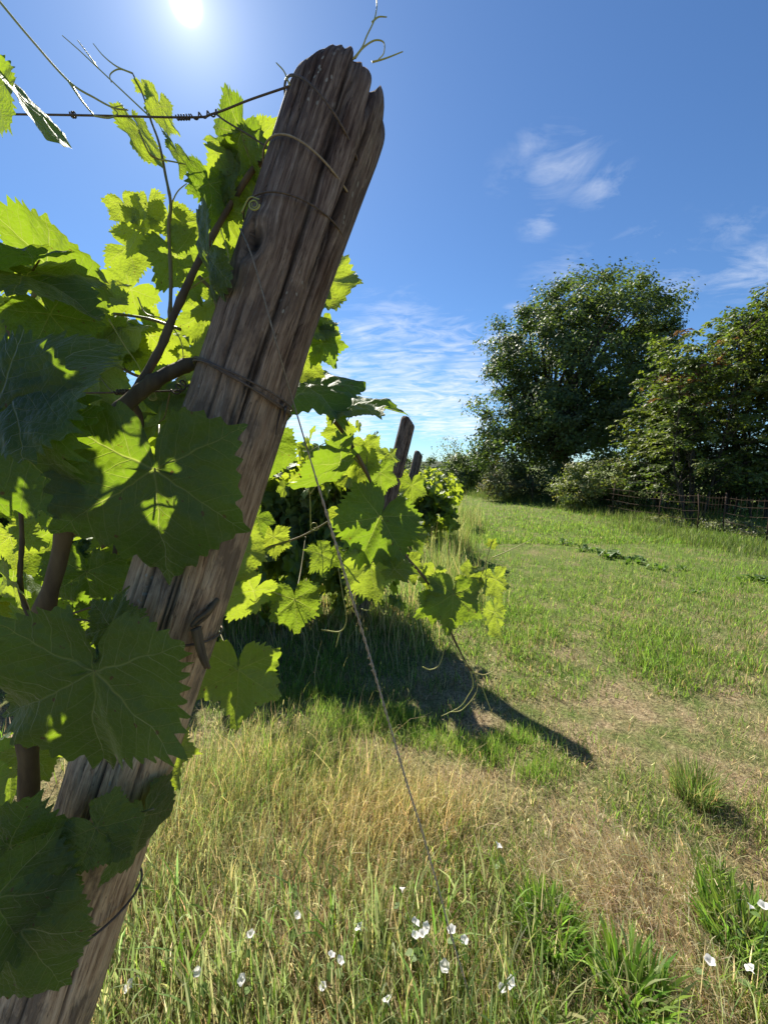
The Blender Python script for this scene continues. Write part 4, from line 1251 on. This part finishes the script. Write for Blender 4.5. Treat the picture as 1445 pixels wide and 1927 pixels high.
def pblob(px, py, z, rx, ry, rz=None):
    return (P(px, py, z), (rx / F * z, rz or rx / F * z, ry / F * z))


def tree(name, label, cat, base, blobs, nclump, per, cr, size, pal, seed, trunk_r, limbs=40, group=None, tmpl=LEAF6, shell=.55, stems=1, upward=.5):
    base = np.asarray(base, float); r = np.random.default_rng(seed + 1)
    cen = np.mean([b[0] for b in blobs], 0)
    root = thing(name, base, label, cat, group)
    mb, cs = clump_crown(blobs, cen, nclump, per, cr, size, pal, seed, shell, tmpl, upward)
    obj('crown', mb.mesh('crown', M['crown'], False, base), root)
    tb = MB()
    H = max(.2, cen[2] - base[2])
    for s in range(stems):
        b0 = base + np.array([r.normal(0, .25), r.normal(0, .25), 0]) * (stems > 1) - [0, 0, .1]
        fork = base + (cen - base) * .45 + r.normal(0, .1 * H, 3) * [1, 1, .2]
        tb.tube(spline([b0, (b0 + fork) / 2 + r.normal(0, .04 * H, 3), fork], 5), np.linspace(trunk_r, trunk_r * .7, 11), 9)
        for c in cs[r.choice(len(cs), min(limbs // stems, len(cs)), replace=False)]:
            st = b0 + (fork - b0) * r.uniform(.6, 1.0)
            mid = st + (c - st) * .5 + np.array([0, 0, .10 * H]) + r.normal(0, .05 * H, 3)
            tb.tube(spline([st, mid, c], 5), np.linspace(trunk_r * .42, trunk_r * .06, 11), 6)
    obj('trunk', tb.mesh('trunk', M['bark'], True, base), root)
    return root


OAK = [(.075, .105, .032), (.09, .125, .038), (.06, .09, .03), (.11, .14, .046), (.08, .105, .045)]
Zo = 17.5
TG = 'trees beyond the mown lane'
tree('oak_tree', 'big round dark green oak tree standing behind the end of the lane', 'tree', G(1085, 938),
     [pblob(1085, 690, Zo, 150, 150), pblob(1175, 595, Zo, 80, 72), pblob(1075, 605, Zo, 62, 66), pblob(990, 660, Zo, 66, 76), pblob(940, 760, Zo - .6, 48, 78), pblob(965, 850, Zo - 1, 66, 58), pblob(1075, 800, Zo - 1.2, 120, 90), pblob(1222, 650, Zo, 46, 66), pblob(1200, 770, Zo, 90, 110)],
     640, 150, .46, .14, OAK, 5, .26, 60, TG, shell=.5)
# branching saplings by the fence
ELM = [(.08, .11, .026), (.10, .135, .03), (.065, .095, .024), (.14, .165, .038)]


def spray_tree(label, base, H, W_, stems, branches, seed, pal, lsize=.088, dead=0.0, lean=(0, 0), zmin=.10):
    base = np.asarray(base, float); r = np.random.default_rng(seed)
    root = thing('young_elm_tree', base, label, 'tree', TG)
    tb = MB(); pos = []; nrm = []; tip = []; tint = []
    for s in range(stems):
        a = r.uniform(0, 2 * PI); d = W_ * .33 * r.uniform(.1, 1)
        h = H * r.uniform(.72, 1.0)
        b0 = base + np.array([math.cos(a) * .16, math.sin(a) * .16, -.1])
        top = base + np.array([math.cos(a) * d + lean[0], math.sin(a) * d + lean[1], h])
        st = spline([b0, b0 + (top - b0) * .4 + np.append(r.normal(0, .1, 2), 0), b0 + (top - b0) * .75 + np.append(r.normal(0, .1, 2), 0), top], 8)
        tb.tube(st, np.linspace(.032, .006, len(st)), 7)
        for b in range(branches):
            t = zmin + (1 - zmin) * r.random() ** .8
            p0 = st[min(len(st) - 1, int(t * (len(st) - 1)))]
            az = r.uniform(0, 2 * PI); ln = W_ * .5 * (1.1 - .75 * t) * r.uniform(.5, 1.15)
            dr = np.array([math.cos(az), math.sin(az), r.uniform(.35, 1.3)])
            p1 = p0 + dr * ln * .55; p2 = p0 + np.array([dr[0], dr[1], dr[2] * .45]) * ln * 1.05
            br = spline([p0, p1, p2], 6)
            tb.tube(br, np.linspace(.012, .003, len(br)), 4)
            isdead = r.random() < dead and t > .6
            pc = np.array((.13, .06, .035)) if isdead else np.asarray(pal)[r.integers(0, len(pal))]
            side = norm(np.cross(dr, [0, 0, 1.0]))
            for tw in range(int(5 + 5 * ln)):
                q = r.uniform(.15, 1); c = br[min(len(br) - 1, int(q * (len(br) - 1)))]
                sg = r.choice([-1, 1]); td = norm(dr * [.8, .8, .3] + side * sg * r.uniform(.3, 1.2) + [0, 0, r.normal(.1, .5)])
                tl = r.uniform(.18, .5) * (1.1 - .5 * q) * (.6 + .4 * W_ / 3)
                m = max(4, int(tl / .025)); u = np.linspace(.1, 1, m)
                pts = c + np.outer(u * tl, td) + np.outer(-.10 * u ** 2, [0, 0, 1])
                lat = norm(np.cross(td, [0, 0, 1.0])); alt = np.where(np.arange(m) % 2, 1, -1)
                tp = norm(td * .6 + lat * alt[:, None] + r.normal(0, .35, (m, 3)) + [0, 0, -.45])
                nn = norm(np.array([0, 0, 1.0]) + r.normal(0, .6, (m, 3)) + .25 * td)
                if isdead and r.random() < .5: continue
                pos.append(pts); nrm.append(nn); tip.append(tp); tint.append(np.clip(pc * (1 + r.normal(0, .18, (m, 1))) * np.ones((m, 3)), .005, .5))
    pos, nrm, tip, tint = map(np.concatenate, (pos, nrm, tip, tint)); n = len(pos)
    mb = MB(); scatter(LEAF6[0], LEAF6[1], frames(nrm, tip), pos, lsize * r.uniform(.7, 1.3, n), mb, tint=tint)
    obj('crown', mb.mesh('crown', M['crown'], False, base), root)
    obj('trunk', tb.mesh('trunk', M['bark'], True, base), root)


spray_tree('slim young elm with reddish dead twig tips near its top', G(1305, 985), 5.3, 3.0, 5, 34, 1, ELM, dead=.12)
spray_tree('tall leafy young elm at the right edge behind the fence', G(1425, 978), 6.5, 3.4, 6, 34, 2, ELM)
spray_tree('low bushy young elm leaning left toward the oak tree', G(1235, 970), 4.0, 2.8, 5, 30, 3, ELM[1:], lean=(-.1, 0))
spray_tree('dark young elm between the oak and the reddish tipped elm', G(1270, 958), 4.9, 3.4, 5, 30, 4, OAK + ELM[:1])
spray_tree('young elm with thin dark stems right of the reddish tipped elm', G(1372, 972), 5.9, 3.2, 6, 30, 6, ELM[:3] + OAK[:2])
spray_tree('young elm outside the lane beyond the last fence post', G(1530, 985), 6.6, 3.4, 5, 28, 7, ELM)

SHR = [(.15, .18, .055), (.18, .20, .07), (.12, .15, .045), (.22, .20, .09)]
SG = 'shrubs along the lane edge'
tree('shrub', 'pale olive shrub in the tall grass between oak and elms', 'shrub', G(1130, 958), [pblob(1128, 900, 12.4, 62, 42), pblob(1085, 922, 12.4, 36, 28), pblob(1170, 915, 12.0, 36, 36)], 170, 70, .2, .085, SHR, 61, .03, 20, SG)
tree('shrub', 'grey green shrub under the left side of the oak', 'shrub', G(950, 942), [pblob(955, 900, 16, 42, 38), pblob(985, 915, 16, 30, 28), pblob(925, 915, 16, 22, 22)], 110, 55, .28, .10, [(.13, .14, .06), (.15, .155, .075), (.17, .14, .075)], 62, .03, 20, SG)
tree('shrub', 'dark rounded shrub at the far left end of the lane', 'shrub', G(868, 925), [pblob(872, 890, 21, 32, 36), pblob(838, 900, 22, 24, 22), pblob(895, 895, 20, 22, 34)], 130, 60, .35, .14, OAK, 63, .05, 20, SG)
tree('shrub', 'low dark shrub in the shade below the oak', 'shrub', G(1040, 945), [pblob(1040, 910, 15.5, 48, 34), pblob(1085, 915, 15.5, 30, 30)], 100, 55, .3, .11, OAK, 64, .03, 20, SG)
tree('shrub', 'leafy bramble tangle at the foot of the wire fence', 'shrub', G(1390, 1018), [pblob(1385, 1004, 8.5, 46, 20), pblob(1435, 1016, 8.1, 46, 22), pblob(1330, 1000, 8.9, 44, 16), pblob(1262, 988, 9.6, 40, 14), pblob(1500, 1030, 7.8, 50, 22)], 300, 60, .11, .05, SHR[:3] + [(.16, .17, .10), (.20, .19, .13)], 65, .012, 16, SG)
tree('small_tree', 'small pale airy tree left of the oak above the dark shrub', 'tree', G(852, 922), [pblob(845, 845, 24, 22, 22), pblob(862, 862, 24, 16, 18)], 40, 14, .35, .13, [(.13, .15, .06), (.15, .16, .07)], 66, .06, 20, TG)
tree('shrub', 'dark undergrowth shrub behind the stems of the elms', 'shrub', G(1330, 958), [pblob(1300, 915, 12.5, 70, 48), pblob(1400, 905, 12.5, 70, 55), pblob(1490, 905, 12.5, 60, 55)], 170, 60, .35, .11, OAK, 67, .03, 20, SG)


# broad-leaved weeds on the lane
def dock(px, py, n, size, label, seed):
    c = G(px, py); c[2] = float(gz(c[:1], c[1:2])[0]); r = np.random.default_rng(seed)
    mb = MB(); pal = np.array([(.075, .135, .025), (.09, .155, .03), (.06, .11, .022)])
    u = np.linspace(0, 1, 7)
    for i in range(n):
        a = r.uniform(0, 2 * PI); el = r.uniform(.3, 1.1); L = size * r.uniform(.6, 1.2)
        d = np.array([math.cos(a), math.sin(a), 0]); off = np.array([r.normal(0, size * .5), r.normal(0, size * .5), 0])
        s = norm(np.cross(d, [0, 0, 1.0]))
        cen = c + off + np.outer(u * L * math.cos(el), d) + np.outer(np.sin(u * 1.9) * L * .55 * math.sin(el), [0, 0, 1.0])
        w = L * .22 * np.sin(PI * np.clip(u * .92 + .06, 0, 1)) ** .8
        V = np.concatenate([cen - np.outer(w, s) + np.outer(w * .35, [0, 0, 1]), cen, cen + np.outer(w, s) + np.outer(w * .35, [0, 0, 1])])
        k = np.arange(6); q = np.concatenate([np.stack([k, k + 1, k + 8, k + 7], -1), np.stack([k + 7, k + 8, k + 15, k + 14], -1)])
        mb.add(V, [q], tint=np.tile(pal[r.integers(0, 3)] * r.uniform(.8, 1.2), (21, 1)))
    tag(obj('dock_plant', mb.mesh('dock_plant', M['crown'], True, c), None, c), label, 'weed', 'broad leaved weeds on the lane')


for i, (px, py, n, s, lab) in enumerate((
        (1145, 1046, 22, .20, 'broad leaved dock weed, largest of the row crossing the lane'), (1060, 1022, 12, .15, 'small dock weed, leftmost of the row crossing the lane'), (1100, 1034, 12, .16, 'low dock weed left of the largest dock plant'),
        (1195, 1056, 16, .16, 'flat dock weed just right of the largest dock plant'), (1240, 1070, 14, .15, 'dock weed at the right end of the row on the lane'), (1425, 1092, 24, .17, 'broad leaved dock weed near the right fence'),
        (1300, 1112, 10, .10, 'tiny dock weed alone between the weed row and right fence'), (1290, 1072, 9, .12, 'sparse dock weed right of the row, below the elms'))):
    dock(px, py, n, s, lab, 400 + i)

# ------------------------------------------------------------------ wire fence by the trees
fa = [G(1000, 950), G(1150, 972), G(1237, 990), G(1310, 1002), G(1357, 1008), G(1440, 1022), G(1560, 1046)]
fr_ = thing('wire_fence', fa[3], 'rusty wire mesh fence on thin iron stakes below the elms', 'fence')
for p in fa:
    mb = MB(); z0 = float(gz(p[:1], p[1:2])[0])
    mb.tube(np.stack([p + [0, 0, z0 - .1], p + [.01, 0, z0 + .5], p + [rng.normal(0, .03), 0, z0 + rng.uniform(.85, 1.0)]]), .014, 6)
    obj('fence_post', mb.mesh('fence_post', M['iron'], True, fa[3]), fr_)
for hh in (.12, .3, .48, .66, .8):
    mb = MB(); pts = []
    for a, b in zip(fa[:-1], fa[1:]):
        for t in np.linspace(0, 1, 5, endpoint=False): pts.append(a + (b - a) * t + np.array([0, 0, hh - .03 * math.sin(PI * t) + rng.normal(0, .006)]))
    pts.append(fa[-1] + [0, 0, hh]); mb.tube(np.array(pts), .004, 5)
    obj('fence_wire', mb.mesh('fence_wire', M['iron'], True, fa[3]), fr_)
for a, b in zip(fa[1:-1], fa[2:]):
    for t in np.linspace(0, 1, 8, endpoint=False):
        mb = MB(); p = a + (b - a) * t; mb.tube(np.stack([p + [0, 0, .05], p + [.01, 0, .82]]), .0025, 4)
        obj('fence_wire', mb.mesh('fence_wire', M['iron'], True, fa[3]), fr_)


# ------------------------------------------------------------------ bindweed flowers
def flower_meshes(seed):
    r = np.random.default_rng(seed); na, nr = 30, 7
    a = np.linspace(0, 2 * PI, na, endpoint=False); V = []
    for i in range(nr):
        t = i / (nr - 1)
        rad = .0016 + .0165 * t ** 1.7 * (1 + .09 * t * np.cos(5 * a)) * (1 + .03 * r.normal(size=na) * (t > .9))
        z = .022 * t ** .75 - .004 * max(0, t - .8) * 5 * .4 + .0012 * t * np.cos(5 * a + 1) + .001 * t * np.cos(3 * a + r.uniform(0, 6))
        V.append(np.stack([rad * np.cos(a), rad * np.sin(a), z + 0 * a], -1))
    V = np.concatenate(V)
    i = np.arange(nr - 1)[:, None] * na; j = np.arange(na)[None]; j2 = (j + 1) % na
    q = np.stack([i + j, i + j2, i + na + j2, i + na + j], -1).reshape(-1, 4)
    return new_mesh('corolla', V, [q, np.arange(na)[None, ::-1]], M['petal'])


fmesh = [flower_meshes(i) for i in range(4)]
FL = [(473, 1763, 'beside long blades right of the post foot'), (557, 1728, 'alone above the grass, left of the flower cluster'), (680, 1752, 'alone between the touching pair and the guy wire cluster'),
      (622, 1804, 'upper of a touching pair'), (637, 1813, 'lower right of a touching pair'), (610, 1860, 'below the touching pair'), (732, 1893, 'lowest flower, left of the guy wire foot'),
      (757, 1680, 'highest left of the guy wire'), (778, 1742, 'upper left of the cluster by the guy wire'), (808, 1748, 'upper right of the cluster by the guy wire'), (779, 1765, 'lower left of the cluster by the guy wire'),
      (796, 1763, 'lower right of the cluster by the guy wire'), (852, 1756, 'touching the guy wire on its right'), (873, 1773, 'right of the guy wire, just below another flower'), (840, 1818, 'under the guy wire cluster, close to the wire'),
      (970, 1855, 'larger of two low ones below the broad grass clump'), (943, 1864, 'smaller of two low ones below the broad grass clump'), (935, 1597, 'farthest away, beside a dark hollow'), (375, 1826, 'near the post foot among grey grass'),
      (250, 1858, 'leftmost, close to the post'), (1335, 1814, 'at the lower edge of the straw patch'), (1410, 1711, 'left one of a pair at the right edge'), (1438, 1711, 'right one of a pair at the right edge'), (1418, 1832, 'below the pair at the right edge'), (460, 1842, 'between the post foot and the touching pair')]
for i, (px, py, w_) in enumerate(FL):
    hz = rng.uniform(.09, .15); c = G(px, py, hz); g0 = np.array([c[0] + rng.normal(0, .015), c[1] + .02, 0]); g0[2] = float(gz(g0[:1], g0[1:2])[0])
    f = thing('bindweed_flower', g0, 'white bindweed flower ' + w_, 'flower', 'white bindweed flowers in the grass')
    o = obj('corolla', fmesh[i % 4], f); o.location = Vector(c - g0); s = {15: .74, 16: .52}.get(i, rng.uniform(.5, .72)); o.scale = (s, s, s)
    o.rotation_euler = (rng.uniform(-.2, .9), rng.normal(0, .5), rng.uniform(0, 6))
    mb = MB(); mb.tube(spline([g0, (g0 + c) / 2 + rng.normal(0, .01, 3), c], 5), .001, 5)
    obj('stem', mb.mesh('stem', M['shoot'], True, g0), f)
    for q in range(2):
        t = rng.uniform(.3, .8); az_ = rng.uniform(0, 6.28); fm = frames(np.array([[.3 * math.cos(az_), .3 * math.sin(az_), 1.0]]), np.array([[math.cos(az_), math.sin(az_), -.2]]))
        lb = MB(); scatter(LEAF6[0] * [1.3, 1, 1], LEAF6[1], fm, (g0 + (c - g0) * t)[None], np.array([.028]), lb, tint=np.array([[.09, .15, .03]]))
        obj('leaf', lb.mesh('leaf', M['crown'], True, g0), f)


# ------------------------------------------------------------------ far land
def ridge(name, dist, pts, depth, m_, label=None):
    """a long hill: heights above the horizon line given at bearings"""
    n = 160; az = np.linspace(-1.25, 1.25, n)
    hb = np.interp(az, [p[0] for p in pts], [p[1] for p in pts])
    hb = hb + dist * .003 * fbm(np.stack([az * 9, az * 0, az * 0], -1), 4, int(dist))
    prof = [(0, 0), (.15, .55), (.3, .9), (.45, 1.0), (.7, .75), (1, 0)]
    V = []
    for f, k in prof:
        d = dist + depth * f
        V.append(np.stack([np.sin(az) * d, np.cos(az) * d, np.maximum(hb * k, -2) - (3 if k == 0 else 0)], -1))
    V = np.concatenate(V); i = np.arange(len(prof) - 1)[:, None] * n; j = np.arange(n - 1)[None]
    q = np.stack([i + j, i + j + 1, i + n + j + 1, i + n + j], -1).reshape(-1, 4)
    kind(obj(name, new_mesh(name, V, [q], m_)), 'structure')


M['hill'] = simple('wooded_hill', (.035, .05, .03), (.075, .085, .05), .02, .95, .1)
ridge('hill', 1500, [(-1.25, 20), (-.3, 24), (0, 28), (.12, 34), (.2, 28), (1.25, 20)], 700, M['hill'])
mb, cs = clump_crown([(np.array([math.sin(a) * 75, math.cos(a) * 75, 1.3 + .6 * math.sin(a * 31)]), (3.2, 2.5, 2.0 + .5 * math.sin(a * 17))) for a in np.linspace(-.9, .35, 34)], (0, 75, -5), 420, 40, .9, .5, OAK, 91, .4)
tag(obj('treeline', mb.mesh('treeline', M['crown'], False)), 'dark far off line of trees behind the vineyard under the hills', 'trees', None, 'stuff')
